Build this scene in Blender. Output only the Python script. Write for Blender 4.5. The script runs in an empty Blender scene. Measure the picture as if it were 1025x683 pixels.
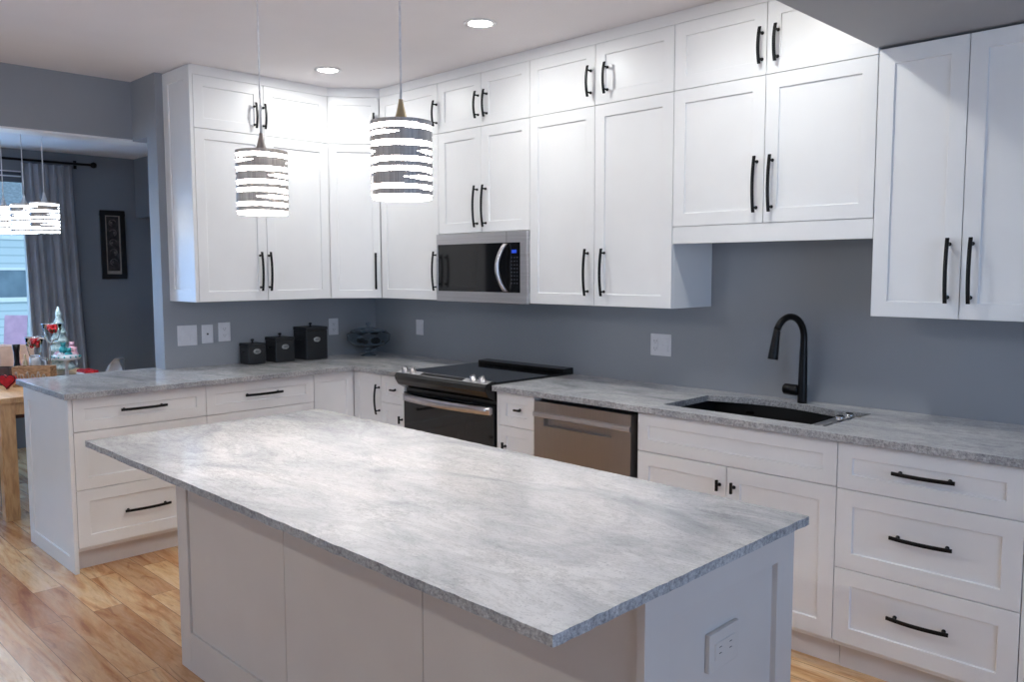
import bpy, bmesh, math, random
from mathutils import Vector, Matrix
R = random.Random(7)
S = bpy.context.scene
COL = S.collection
# ------------------------------------------------------------------ camera
YAW, PIT, ROLL, FPX = .7838, -.0854, -.0019, 830.3
fw = Vector((-math.sin(YAW)*math.cos(PIT), math.cos(YAW)*math.cos(PIT), math.sin(PIT)))
rt = Vector((math.cos(YAW), math.sin(YAW), 0)); up = rt.cross(fw)
r2 = rt*math.cos(ROLL)+up*math.sin(ROLL); u2 = -rt*math.sin(ROLL)+up*math.cos(ROLL)
cd = bpy.data.cameras.new('camera'); cam = bpy.data.objects.new('camera', cd); COL.objects.link(cam)
cd.sensor_fit = 'HORIZONTAL'; cd.sensor_width = 36; cd.lens = FPX/1025*36; cd.clip_start = .05
m = Matrix((r2, u2, -fw)).transposed().to_4x4(); m.translation = (4.9772, -3.5847, 1.5056)
cam.matrix_world = m; S.camera = cam
# ------------------------------------------------------------------ exposure, world, big lights
S.view_settings.view_transform = 'Standard'; S.view_settings.look = 'None'
S.view_settings.gamma = 1; S.view_settings.use_curve_mapping = False
S.view_settings.exposure = 0.45
CAN_W = 4.4          # each recessed can light
WIN_BLUE = (.34, .56, 1.0)
w = bpy.data.worlds.new('overcast_sky'); S.world = w; w.use_nodes = True
w.node_tree.nodes['Background'].inputs[0].default_value = (.56, .74, .88, 1)
w.node_tree.nodes['Background'].inputs[1].default_value = 1.7
def area(name, loc, rot, sx, sy, power, color):
    l = bpy.data.lights.new(name, 'AREA'); l.shape = 'RECTANGLE'; l.size = sx; l.size_y = sy
    l.energy = power; l.color = color
    o = bpy.data.objects.new(name, l); o.location = loc; o.rotation_euler = rot; COL.objects.link(o); return o
PI = math.pi
area('daylight_right_window', (7.28, -2.6, 1.45), (0, PI/2, 0), 1.4, 1.9, 28, WIN_BLUE)
area('daylight_patio_door', (1.2, -7.08, 1.15), (PI/2, 0, 0), 1.9, 2.0, 12, WIN_BLUE)
area('daylight_dining_window', (-3.06, -2.62, 1.40), (0, -PI/2, 0), 1.6, 1.25, 34, (.30, .56, 1.0))
# ------------------------------------------------------------------ materials
def srgb(c):
    return tuple(((x/255)/12.92 if x/255 <= .04045 else ((x/255+.055)/1.055)**2.4) for x in c)+(1,)
def mat(name, col=(200, 200, 200), rough=.5, metal=0, **k):
    m = bpy.data.materials.new(name); m.use_nodes = True
    b = m.node_tree.nodes['Principled BSDF']
    b.inputs['Base Color'].default_value = srgb(col); b.inputs['Roughness'].default_value = rough
    b.inputs['Metallic'].default_value = metal
    for kk, v in k.items(): b.inputs[kk.replace('_', ' ')].default_value = v
    return m
def nd(m, t, **k):
    n = m.node_tree.nodes.new(t)
    for a, v in k.items(): setattr(n, a, v)
    return n
def ln(m, a, b): m.node_tree.links.new(a, b)
def coords(m, scale=(1, 1, 1), rot=(0, 0, 0)):
    tc = nd(m, 'ShaderNodeTexCoord'); mp = nd(m, 'ShaderNodeMapping')
    mp.inputs['Scale'].default_value = scale; mp.inputs['Rotation'].default_value = rot
    ln(m, tc.outputs['Object'], mp.inputs[0]); return mp.outputs[0]
def noise(m, vec, scale, detail=4, rough=.5, dist=0):
    n = nd(m, 'ShaderNodeTexNoise'); ln(m, vec, n.inputs['Vector'])
    n.inputs['Scale'].default_value = scale; n.inputs['Detail'].default_value = detail
    n.inputs['Roughness'].default_value = rough; n.inputs['Distortion'].default_value = dist; return n.outputs['Fac']
def ramp(m, fac, stops):
    r = nd(m, 'ShaderNodeValToRGB'); ln(m, fac, r.inputs[0]); e = r.color_ramp.elements
    while len(e) < len(stops): e.new(.5)
    for q, (p, c) in zip(e, stops): q.position = p; q.color = srgb(c)
    return r.outputs[0]
def mix(m, fac, a, b, mode='MIX'):
    n = nd(m, 'ShaderNodeMix', data_type='RGBA', blend_type=mode)
    for s, v in ((n.inputs[0], fac), (n.inputs[6], a), (n.inputs[7], b)):
        if hasattr(v, 'is_linked'): ln(m, v, s)
        elif isinstance(v, (int, float)): s.default_value = v
        else: s.default_value = srgb(v)
    return n.outputs[2]
def bump(m, h, strength, dist=.002):
    b = nd(m, 'ShaderNodeBump'); b.inputs['Strength'].default_value = strength; b.inputs['Distance'].default_value = dist
    ln(m, h, b.inputs['Height']); ln(m, b.outputs[0], bsdf(m).inputs['Normal'])
def bsdf(m): return m.node_tree.nodes['Principled BSDF']
def varied(m, c1, c2, scale, **k):
    ln(m, ramp(m, noise(m, coords(m), scale, **k), [(.35, c1), (.65, c2)]), bsdf(m).inputs['Base Color']); return m
M = {}
M['cab'] = varied(mat('white_cabinet_paint', (238, 237, 237), .34), (236, 235, 235), (240, 239, 239), 3)
M['isl'] = varied(mat('dimmed_white_island_paint', (208, 198, 192), .4), (206, 196, 190), (210, 201, 195), 3)  # cabinet white darkened and warmed, the island's weaker light put into the colour
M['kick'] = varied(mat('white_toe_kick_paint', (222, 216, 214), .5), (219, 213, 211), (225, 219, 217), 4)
M['ceil'] = varied(mat('ceiling_paint', (232, 228, 230), .9), (230, 226, 228), (234, 230, 232), 2)
M['wall'] = varied(mat('blue_grey_wall_paint', (146, 149, 155), .6), (144, 147, 153), (149, 152, 158), 1.5)
M['wallx'] = varied(mat('slate_dining_wall_paint', (126, 130, 138), .6), (123, 127, 135), (129, 133, 141), 1.5)
M['soffit'] = varied(mat('shaded_soffit_paint', (158, 159, 163), .6), (156, 157, 161), (160, 161, 165), 2)  # ceiling colour in shade, the dimness mixed into the grey
M['trim'] = varied(mat('white_trim_paint', (230, 230, 232), .4), (228, 228, 230), (232, 232, 234), 5)
M['black'] = varied(mat('matte_black_metal', (24, 23, 24), .35, .6), (22, 21, 22), (28, 27, 28), 30)
M['steel'] = mat('brushed_stainless_steel', (200, 198, 200), .42, .9)
_m = M['steel']; v = coords(_m, (1, 1, 160)); n_ = noise(_m, v, 3, 3)
ln(_m, ramp(_m, n_, [(.3, (188, 186, 188)), (.7, (212, 210, 212))]), bsdf(_m).inputs['Base Color']); bump(_m, n_, .08, .0005)
M['dwsteel'] = mat('brushed_dishwasher_steel', (150, 143, 140), .3, 1)
_m = M['dwsteel']; v = coords(_m, (160, 1, 1)); n_ = noise(_m, v, 3, 3)
ln(_m, ramp(_m, n_, [(.3, (172, 168, 167)), (.7, (184, 179, 177))]), bsdf(_m).inputs['Base Color']); bump(_m, n_, .06, .0005)
M['handle_steel'] = varied(mat('satin_steel_handle', (205, 200, 202), .28, 1), (200, 196, 198), (212, 208, 210), 20)
M['blackglass'] = varied(mat('black_glass', (10, 10, 12), .06, 0, Specular_IOR_Level=.6), (9, 9, 11), (13, 13, 15), 3)
M['enamel'] = varied(mat('black_enamel', (16, 15, 15), .22), (14, 13, 13), (20, 19, 19), 12)
M['void'] = varied(mat('dark_recess', (14, 13, 13), .8), (12, 11, 11), (17, 16, 16), 12)
M['sink'] = varied(mat('black_composite_sink', (17, 17, 18), .38), (13, 13, 14), (24, 24, 25), 260)
M['chrome'] = varied(mat('polished_chrome', (215, 215, 218), .1, 1), (205, 205, 208), (222, 222, 225), 9)
M['plate'] = varied(mat('white_plastic_plate', (214, 214, 220), .35), (212, 212, 218), (217, 217, 223), 20)
M['slot'] = varied(mat('outlet_slot', (60, 60, 66), .6), (55, 55, 60), (66, 66, 72), 40)
M['canister'] = varied(mat('black_tin_canister', (30, 31, 34), .5), (26, 27, 30), (36, 37, 40), 9)
M['badge'] = varied(mat('pewter_badge', (170, 172, 172), .35, .7), (150, 152, 152), (190, 192, 192), 60)
M['curtain'] = varied(mat('grey_curtain_cloth', (172, 172, 178), .9), (166, 166, 172), (178, 178, 184), 6)
M['blind'] = varied(mat('grey_roller_blind', (96, 100, 110), .8), (92, 96, 106), (100, 104, 114), 9)
M['frameblack'] = varied(mat('black_picture_frame', (15, 14, 16), .4), (12, 11, 13), (19, 18, 20), 12)
M['cream'] = varied(mat('cream_mat_board', (170, 158, 148), .8), (162, 150, 140), (178, 166, 156), 30)
M['art'] = varied(mat('dark_ink_print', (30, 26, 28), .6), (14, 12, 14), (66, 58, 58), 26, detail=6)
M['artlight'] = varied(mat('pale_ink_figure', (110, 100, 98), .6), (84, 76, 76), (140, 128, 124), 60)
M['tablewood'] = mat('pale_oak', (205, 160, 112), .45)
_m = M['tablewood']; n_ = noise(_m, coords(_m, (1.5, 14, 3)), 3, 5, .6, .6)
ln(_m, ramp(_m, n_, [(.3, (176, 128, 82)), (.5, (206, 160, 110)), (.75, (222, 182, 134))]), bsdf(_m).inputs['Base Color'])
M['darkwood'] = varied(mat('dark_walnut_chair_wood', (70, 42, 34), .45), (56, 33, 27), (86, 52, 42), 12)
M['shell'] = varied(mat('grey_plastic_chair_shell', (150, 150, 156), .35), (145, 145, 151), (156, 156, 162), 4)
M['red'] = varied(mat('red_cloth', (190, 24, 38), .8), (165, 18, 30), (205, 32, 46), 40)
M['redberry'] = varied(mat('red_ornament', (176, 18, 26), .3), (140, 10, 18), (200, 30, 38), 90)
M['whitecloth'] = varied(mat('white_paper', (224, 224, 232), .8), (216, 216, 226), (230, 230, 236), 30)
M['pink'] = varied(mat('pale_pink_glaze', (218, 170, 182), .35), (206, 156, 170), (228, 184, 194), 50)
M['teal'] = varied(mat('turquoise_glaze', (44, 158, 164), .3), (30, 138, 148), (70, 182, 186), 60)
M['tree'] = varied(mat('frosted_white_green_ceramic', (186, 208, 206), .4), (140, 172, 172), (220, 232, 230), 60)
M['ceramic'] = varied(mat('white_ceramic', (226, 228, 232), .25), (220, 222, 226), (231, 233, 237), 12)
M['green'] = varied(mat('evergreen_sprig', (64, 88, 52), .7), (44, 66, 36), (92, 112, 66), 80)
M['gold'] = varied(mat('aged_brass', (196, 172, 134), .35, .4), (184, 160, 122), (206, 184, 148), 30)
M['silver'] = varied(mat('brushed_nickel', (178, 170, 166), .3, .9), (168, 160, 156), (188, 180, 176), 30)
M['wicker'] = mat('tan_wicker', (176, 136, 100), .7)
_m = M['wicker']; n_ = noise(_m, coords(_m, (1, 1, 4)), 40, 4)
ln(_m, ramp(_m, n_, [(.35, (136, 98, 68)), (.6, (190, 150, 112))]), bsdf(_m).inputs['Base Color']); bump(_m, n_, .6, .004)
M['lilac'] = varied(mat('lilac_card', (190, 176, 214), .7), (180, 166, 206), (198, 184, 220), 14)
M['tan'] = varied(mat('tan_card_box', (196, 164, 146), .7), (188, 156, 138), (204, 172, 154), 14)
M['screen'] = mat('blue_display', (20, 40, 160), .3, 0); b_ = bsdf(M['screen'])
b_.inputs['Emission Color'].default_value = srgb((60, 110, 255)); b_.inputs['Emission Strength'].default_value = .3
M['button'] = varied(mat('grey_button_print', (58, 62, 72), .5), (54, 58, 68), (64, 68, 78), 90)
M['siding'] = mat('pale_house_siding', (196, 204, 210), .7)
_m = M['siding']; n_ = nd(_m, 'ShaderNodeTexWave', bands_direction='Z'); ln(_m, coords(_m), n_.inputs['Vector']); n_.inputs['Scale'].default_value = 2.2
ln(_m, ramp(_m, n_.outputs['Fac'], [(.0, (170, 182, 190)), (.15, (200, 208, 214))]), bsdf(_m).inputs['Base Color'])
M['snow'] = varied(mat('frosty_lawn', (188, 200, 198), .9), (160, 178, 172), (208, 216, 218), 3)
M['roof'] = varied(mat('grey_shingle_roof', (110, 118, 128), .8), (98, 106, 116), (124, 132, 142), 20)
M['extglass'] = varied(mat('dark_house_window', (104, 122, 138), .15), (96, 114, 130), (112, 130, 146), 3)
def glass(name, tint=(250, 250, 250), rough=.02):
    m = mat(name, tint, rough, 0); b = bsdf(m); b.inputs['Transmission Weight'].default_value = 1; b.inputs['IOR'].default_value = 1.45; return m
M['glass'] = glass('clear_glass'); bsdf(M['glass']).inputs['IOR'].default_value = 1.12; M['bowlglass'] = glass('smoky_clear_glass', (228, 236, 240)); bsdf(M['bowlglass']).inputs['IOR'].default_value = 1.25
M['pane'] = glass('window_glass', (225, 240, 250)); bsdf(M['pane']).inputs['IOR'].default_value = 1.02
M['cord'] = varied(mat('clear_silver_cord', (236, 234, 234), .3, .0), (226, 224, 226), (242, 240, 240), 60)
def emis(name, col, st):
    m = mat(name, (240, 240, 240), .5); b = bsdf(m); b.inputs['Emission Color'].default_value = col+(1,); b.inputs['Emission Strength'].default_value = st
    tc = noise(m, coords(m), 4); r = ramp(m, tc, [(0, (236, 236, 236)), (1, (244, 244, 244))]); ln(m, r, b.inputs['Base Color']); return m
M['canlens'] = emis('lit_can_lens', (1, .97, .95), 12)
M['diffuser'] = emis('lit_frosted_diffuser', (1, .96, .91), 20)
M['coolbulb'] = emis('lit_cool_diffuser', (.8, .9, 1), 8)
M['bulb'] = emis('lit_bulb', (1, .95, .88), 25)
M['shade'] = mat('brushed_nickel_shade', (190, 182, 176), .45, .1)
_m = M['shade']; n_ = noise(_m, coords(_m, (60, 60, 1)), 4, 3)
ln(_m, ramp(_m, n_, [(.3, (168, 158, 152)), (.7, (208, 200, 194))]), bsdf(_m).inputs['Base Color'])
# granite
def granite(name, edge=False):
    m = mat(name, (190, 190, 192), .09 if not edge else .5)
    v = coords(m, (1, 1.9, 1), (0, 0, -.35))
    big = noise(m, v, 1.7, 7, .62, 1.3)
    c = ramp(m, big, [(.30, (176, 177, 180)), (.42, (204, 204, 206)), (.50, (218, 217, 218)), (.62, (234, 232, 231)), (.78, (196, 194, 194))])
    v2 = coords(m, (1, 3.2, 1), (0, 0, -.5))
    vein = noise(m, v2, 3.2, 9, .7, 2.2)
    c = mix(m, ramp(m, vein, [(.46, (0, 0, 0)), (.495, (135, 135, 135)), (.51, (140, 140, 140)), (.55, (0, 0, 0))]), c, (140, 138, 138))
    white = noise(m, v2, 6, 8, .65, 1.4)
    c = mix(m, ramp(m, white, [(.56, (0, 0, 0)), (.72, (150, 150, 150))]), c, (232, 231, 229))
    sp = noise(m, coords(m), 160, 3, .7)
    c = mix(m, ramp(m, sp, [(.34, (170, 170, 170)), (.43, (0, 0, 0))]), c, (112, 112, 118))
    patch = noise(m, v2, 2.4, 6, .65, 1.8)
    gr = noise(m, coords(m, (1, 1.6, 1), (0, 0, -.5)), 75, 5, .75)
    amt = ramp(m, patch, [(.42, (30, 30, 30)), (.60, (170, 170, 170))])
    c = mix(m, amt, c, mix(m, 1, c, ramp(m, gr, [(.36, (150, 150, 153)), (.54, (252, 252, 252))]), 'MULTIPLY')) if not edge else mix(m, .9, c, ramp(m, noise(m, coords(m), 120, 5, .8), [(.35, (120, 118, 122)), (.65, (240, 240, 240))]), 'MULTIPLY')
    ln(m, c, bsdf(m).inputs['Base Color'])
    if edge: bump(m, noise(m, coords(m), 70, 5, .7), .8, .006)
    return m
M['granite'] = granite('polished_white_granite'); M['graniteedge'] = granite('chiselled_granite_edge', True)
# floor planks along x
def planks():
    m = mat('hickory_plank_floor', (200, 160, 120), .24)
    v = coords(m)
    br = nd(m, 'ShaderNodeTexBrick'); ln(m, v, br.inputs['Vector'])
    br.inputs['Scale'].default_value = 1; br.inputs['Brick Width'].default_value = 1.15; br.inputs['Row Height'].default_value = .125
    br.inputs['Mortar Size'].default_value = .0012; br.inputs['Mortar Smooth'].default_value = .2; br.offset = .37; br.offset_frequency = 2; br.squash = 1
    br.inputs['Color1'].default_value = (0, 0, 0, 1); br.inputs['Color2'].default_value = (1, 1, 1, 1); br.inputs['Mortar'].default_value = (.5, .5, .5, 1)
    tone = br.outputs['Color']
    # grain offset by plank tone
    vm = nd(m, 'ShaderNodeVectorMath', operation='MULTIPLY_ADD'); ln(m, tone, vm.inputs[0]); vm.inputs[1].default_value = (17, 23, 11); ln(m, v, vm.inputs[2])
    mp = nd(m, 'ShaderNodeMapping'); mp.inputs['Scale'].default_value = (1, 6.5, 1); ln(m, vm.outputs[0], mp.inputs[0])
    g = noise(m, mp.outputs[0], 1.6, 5, .55, 1.5)
    c = ramp(m, g, [(.28, (186, 130, 84)), (.42, (226, 178, 126)), (.55, (244, 208, 160)), (.72, (248, 220, 178))])
    fine = noise(m, mp.outputs[0], 9, 5, .7, .8)
    c = mix(m, .35, c, ramp(m, fine, [(.35, (190, 160, 140)), (.6, (255, 255, 255))]), 'MULTIPLY')
    dk = noise(m, mp.outputs[0], 2.3, 7, .6, 2.6)
    c = mix(m, ramp(m, dk, [(.57, (0, 0, 0)), (.66, (180, 180, 180))]), c, (150, 92, 56))
    c = mix(m, .8, c, ramp(m, tone, [(0, (196, 162, 140)), (.5, (244, 232, 222)), (1, (255, 255, 255))]), 'MULTIPLY')
    c = mix(m, br.outputs['Fac'], c, (110, 72, 48))
    ln(m, c, bsdf(m).inputs['Base Color'])
    return m
M['floor'] = planks()
# ------------------------------------------------------------------ mesh builder
class MB:
    def __init__(s, o=(0, 0, 0), ux=(1, 0, 0), uy=(0, 1, 0), uz=(0, 0, 1)):
        s.bm = bmesh.new(); s.o = Vector(o); s.X = Vector(ux); s.Y = Vector(uy); s.Z = Vector(uz)
    def t(s, p): return s.o+s.X*p[0]+s.Y*p[1]+s.Z*p[2]
    def v(s, *p): return s.bm.verts.new(s.t(p))
    def f(s, vs, mi=0, sm=False):
        try:
            q = s.bm.faces.new(vs); q.material_index = mi; q.smooth = sm; return q
        except ValueError: pass
    def box(s, x0, y0, z0, x1, y1, z1, mi=0):
        a = [s.v(x, y, z) for z in (z0, z1) for x, y in ((x0, y0), (x1, y0), (x1, y1), (x0, y1))]
        for q in ((3, 2, 1, 0), (4, 5, 6, 7), (0, 1, 5, 4), (1, 2, 6, 5), (2, 3, 7, 6), (3, 0, 4, 7)): s.f([a[i] for i in q], mi)
        return s
    def prism(s, pts, z0, z1, mi=0, sm=False):      # pts in x,y
        a = [s.v(x, y, z0) for x, y in pts]; b = [s.v(x, y, z1) for x, y in pts]
        s.f(a[::-1], mi); s.f(b, mi)
        for i in range(len(pts)): j = (i+1) % len(pts); s.f([a[i], a[j], b[j], b[i]], mi, sm)
        return s
    def extr(s, pts, x0, x1, mi=0, sm=False):       # pts in y,z along x
        a = [s.v(x0, y, z) for y, z in pts]; b = [s.v(x1, y, z) for y, z in pts]
        s.f(a, mi); s.f(b[::-1], mi)
        for i in range(len(pts)): j = (i+1) % len(pts); s.f([a[j], a[i], b[i], b[j]], mi, sm)
        return s
    def lathe(s, prof, c=(0, 0, 0), n=28, ax='z', mi=0, sm=True, close=False):
        rings = []
        for r, h in prof:
            ring = []
            for k in range(n):
                a = 2*PI*k/n; x, y = r*math.cos(a), r*math.sin(a)
                p = (x, y, h) if ax == 'z' else ((h, x, y) if ax == 'x' else (x, h, y))
                ring.append(s.v(c[0]+p[0], c[1]+p[1], c[2]+p[2]))
            rings.append(ring)
        for a, b in zip(rings, rings[1:]):
            for k in range(n): j = (k+1) % n; s.f([a[k], a[j], b[j], b[k]], mi, sm)
        if close:
            for k in range(n): j = (k+1) % n; s.f([rings[-1][k], rings[-1][j], rings[0][j], rings[0][k]], mi, sm)
        else:
            if prof[0][0] > 1e-4: s.f(rings[0][::-1], mi)
            if prof[-1][0] > 1e-4: s.f(rings[-1], mi)
        return s
    def tube(s, pts, rad, n=12, mi=0, flat=1):
        pts = [Vector(p) for p in pts]; rad = rad if isinstance(rad, (list, tuple)) else [rad]*len(pts)
        rings = []; N = None
        for i, p in enumerate(pts):
            d = (pts[min(i+1, len(pts)-1)]-pts[max(i-1, 0)]).normalized()
            if N is None:
                N = d.cross(Vector((0, 0, 1)))
                if N.length < 1e-3: N = d.cross(Vector((0, 1, 0)))
            N = (N-d*N.dot(d)).normalized(); B = d.cross(N)
            rings.append([s.v(*(p+N*math.cos(2*PI*k/n)*rad[i]+B*math.sin(2*PI*k/n)*rad[i]*flat)) for k in range(n)])
        for a, b in zip(rings, rings[1:]):
            for k in range(n): j = (k+1) % n; s.f([a[k], a[j], b[j], b[k]], mi, True)
        s.f(rings[0][::-1], mi); s.f(rings[-1], mi); return s
    def ball(s, c, r, sz=1, n=12, mi=0):
        prof = [(max(r*math.sin(PI*i/8), 1e-5), -r*sz*math.cos(PI*i/8)) for i in range(9)]
        return s.lathe(prof, c, n, mi=mi)
    def build(s, name, m, parent=None, bev=0, seg=2, sharp=35):
        me = bpy.data.meshes.new(name)
        bmesh.ops.remove_doubles(s.bm, verts=s.bm.verts, dist=1e-6)
        bmesh.ops.recalc_face_normals(s.bm, faces=s.bm.faces)
        off = Vector((0, 0, 0)); p = parent
        while p is not None: off += Vector(p.location); p = p.parent
        if off.length: bmesh.ops.translate(s.bm, verts=s.bm.verts, vec=-off)
        s.bm.to_mesh(me); s.bm.free()
        for q in (m if isinstance(m, (list, tuple)) else [m]): me.materials.append(q)
        o = bpy.data.objects.new(name, me); COL.objects.link(o)
        if parent is not None: o.parent = parent
        if bev:
            b = o.modifiers.new('bevel', 'BEVEL'); b.width = bev; b.segments = seg; b.limit_method = 'ANGLE'; b.angle_limit = math.radians(sharp); b.harden_normals = False
        return o
def tag(o, label=None, cat=None, group=None, kind=None):
    for k, v in (('label', label), ('category', cat), ('group', group), ('kind', kind)):
        if v: o[k] = v
    return o
def thing(name, label, cat, loc=(0, 0, 0), group=None):
    o = bpy.data.objects.new(name, None); COL.objects.link(o); o.location = loc; o.empty_display_size = .1
    return tag(o, label, cat, group)
def struct(name, mb, m, parent=None, **k):
    o = mb.build(name, m, parent, **k)
    if parent is None: o['kind'] = 'structure'
    return o
def B(x0, y0, z0, x1, y1, z1): return MB().box(x0, y0, z0, x1, y1, z1)
# ------------------------------------------------------------------ the room
CZ = 2.66; DZ = 2.52; XE = 7.2; YE = -7.0; XD = -2.9
struct('floor', B(XD-.1, YE-.1, -.06, XE+.1, .12, 0), M['floor'])
struct('ceiling', B(-.36, YE, CZ, XE, .0, CZ+.08), M['ceil'])
struct('ceiling_dining', B(XD, YE, DZ, -.52, .0, CZ+.08), M['ceil'])
struct('wall_back', B(-.14, 0, 0, XE+.1, .1, CZ), M['wall'])
struct('wall_left', B(-.14, -1.547, 0, 0, 0, CZ), M['wall'])
hb = MB(); hb.box(-.36, -1.547, 2.3005, -.14, -.0, CZ)
struct('trim_column_soffit', hb, M['wall'])
struct('trim_header', B(-.52, YE, 2.312, -.36, 0, CZ+.08), M['wall'])
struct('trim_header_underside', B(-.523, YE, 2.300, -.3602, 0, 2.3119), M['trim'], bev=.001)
struct('wall_dining_end', B(XD-.1, 0, 0, -.14, .1, CZ), M['wallx'])
W0, W1, WZ0, WZ1 = -3.3, -1.43, .42, 2.34
wd = MB(); wd.box(XD-.1, YE, 0, XD, W0, CZ); wd.box(XD-.1, W1, 0, XD, 0, CZ); wd.box(XD-.1, W0, 0, XD, W1, WZ0); wd.box(XD-.1, W0, WZ1, XD, W1, CZ)
struct('wall_dining', wd, M['wallx'])
struct('trim_dining_bulkhead', B(XD, -.575, 1.985, XD+.32, 0, DZ), M['wallx'])
wf = MB(); wf.box(XD-.09, W0, WZ0, XD-.01, W0+.05, WZ1); wf.box(XD-.09, W1-.05, WZ0, XD-.01, W1, WZ1); wf.box(XD-.09, W0+.05, WZ0, XD-.01, W1-.05, WZ0+.05); wf.box(XD-.09, W0+.05, WZ1-.05, XD-.01, W1-.05, WZ1)
wf.box(XD-.075, -2.39, WZ0+.05, XD-.03, -2.34, WZ1-.05)
win = struct('window_1', wf, M['trim'], bev=.003)
MB().box(XD-.06, W0+.05, WZ0+.05, XD-.052, W1-.05, WZ1-.05).build('window_pane', M['pane'], win)
# right and front walls with openings for the daylight
wr = MB(); wr.box(XE, YE, 0, XE+.1, -3.6, CZ); wr.box(XE, -1.6, 0, XE+.1, 0, CZ); wr.box(XE, -3.6, 0, XE+.1, -1.6, .7); wr.box(XE, -3.6, 2.2, XE+.1, -1.6, CZ)
struct('wall_right', wr, M['wall'])
wq = MB(); wq.box(XD-.1, YE-.1, 0, .1, YE, CZ); wq.box(2.3, YE-.1, 0, XE+.1, YE, CZ); wq.box(.1, YE-.1, 2.15, 2.3, YE, CZ)
struct('wall_front', wq, M['wall'])
fr = MB(); fr.box(XE+.01, -3.6, .7, XE+.07, -3.55, 2.2); fr.box(XE+.01, -1.65, .7, XE+.07, -1.6, 2.2); fr.box(XE+.01, -3.55, .7, XE+.07, -1.65, .75); fr.box(XE+.01, -3.55, 2.15, XE+.07, -1.65, 2.2)
struct('window_2', fr, M['trim'])
fr = MB(); fr.box(.1, YE-.07, 0, .16, YE-.01, 2.15); fr.box(2.24, YE-.07, 0, 2.3, YE-.01, 2.15); fr.box(.16, YE-.07, 2.09, 2.24, YE-.01, 2.15); fr.box(1.17, YE-.06, .0, 1.23, YE-.02, 2.09)
struct('window_3', fr, M['trim'])
# dropped soffit over the right cabinets
struct('trim_soffit', B(3.69, -3.3, 2.335, XE, 0, CZ), M['soffit'])
# ------------------------------------------------------------------ shaker fronts and pulls
FT = .02
def front(u0, z0, u1, z1, o, u, n, st=.058, rec=.008, gap=.0015):
    """shaker panel: back plane on o, outward normal n, width axis u"""
    b = MB(o, u, n); u0 += gap; u1 -= gap; z0 += gap; z1 -= gap
    s2 = min(st, (z1-z0)*.3, (u1-u0)*.3)
    if s2 < st*.99 and (z1-z0) > .14: s2 = min(st, (z1-z0)*.32)
    O = [(u0, z0), (u1, z0), (u1, z1), (u0, z1)]; I = [(u0+s2, z0+s2), (u1-s2, z0+s2), (u1-s2, z1-s2), (u0+s2, z1-s2)]
    e = .0015; I2 = [(u0+s2+e, z0+s2+e), (u1-s2-e, z0+s2+e), (u1-s2-e, z1-s2-e), (u0+s2+e, z1-s2-e)]
    Bk = [b.v(x, 0, z) for x, z in O]; Of = [b.v(x, FT, z) for x, z in O]; If = [b.v(x, FT, z) for x, z in I]; Ir = [b.v(x, FT-rec, z) for x, z in I2]
    b.f(Bk)
    for i in range(4):
        j = (i+1) % 4
        b.f([Bk[i], Bk[j], Of[j], Of[i]]); b.f([Of[i], Of[j], If[j], If[i]]); b.f([If[i], If[j], Ir[j], Ir[i]])
    b.f(Ir); return b
def pull(cu, cz, L, vertical, o, u, n, parent, lo=0):
    b = MB(o, u, n); N = 14; hw = .0075; th = .0065
    def P(s, d, wv):      # along, out, across
        return (cu+wv, FT+d, cz+s) if vertical else (cu+s, FT+d, cz+wv)
    rings = []
    for i in range(N+1):
        s = -L/2+L*i/N; d = .024+.012*(1-(2*s/L)**2)
        rings.append([b.v(*P(s, d+a, c)) for a, c in ((0, -hw), (th, -hw*.75), (th, hw*.75), (0, hw))])
    for a, c in zip(rings, rings[1:]):
        for k in range(4): j = (k+1) % 4; b.f([a[k], a[j], c[j], c[k]], 0, True)
    b.f(rings[0][::-1]); b.f(rings[-1])
    for s in (-L/2+.022, L/2-.022):
        p = P(s, -.0005, 0); q = P(s, .029, 0)
        b.tube([p, tuple(p[i]*.85+q[i]*.15 for i in range(3)), tuple(p[i]*.8+q[i]*.2 for i in range(3)), q], [.0075, .0075, .0045, .0045], 10)
    return b.build('handle', M['black'], parent, bev=.0012)
def knob(cu, cz, vertical, o, u, n, parent):
    b = MB(o, u, n); L = .046
    b.tube([(cu, FT-.0005, cz), (cu, FT+.004, cz), (cu, FT+.005, cz), (cu, FT+.022, cz)], [.008, .008, .005, .005], 10)
    if vertical: b.box(cu-.005, FT+.02, cz-L/2, cu+.005, FT+.031, cz+L/2)
    else: b.box(cu-L/2, FT+.02, cz-.005, cu+L/2, FT+.031, cz+.005)
    return b.build('knob', M['black'], parent, bev=.0015)
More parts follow.
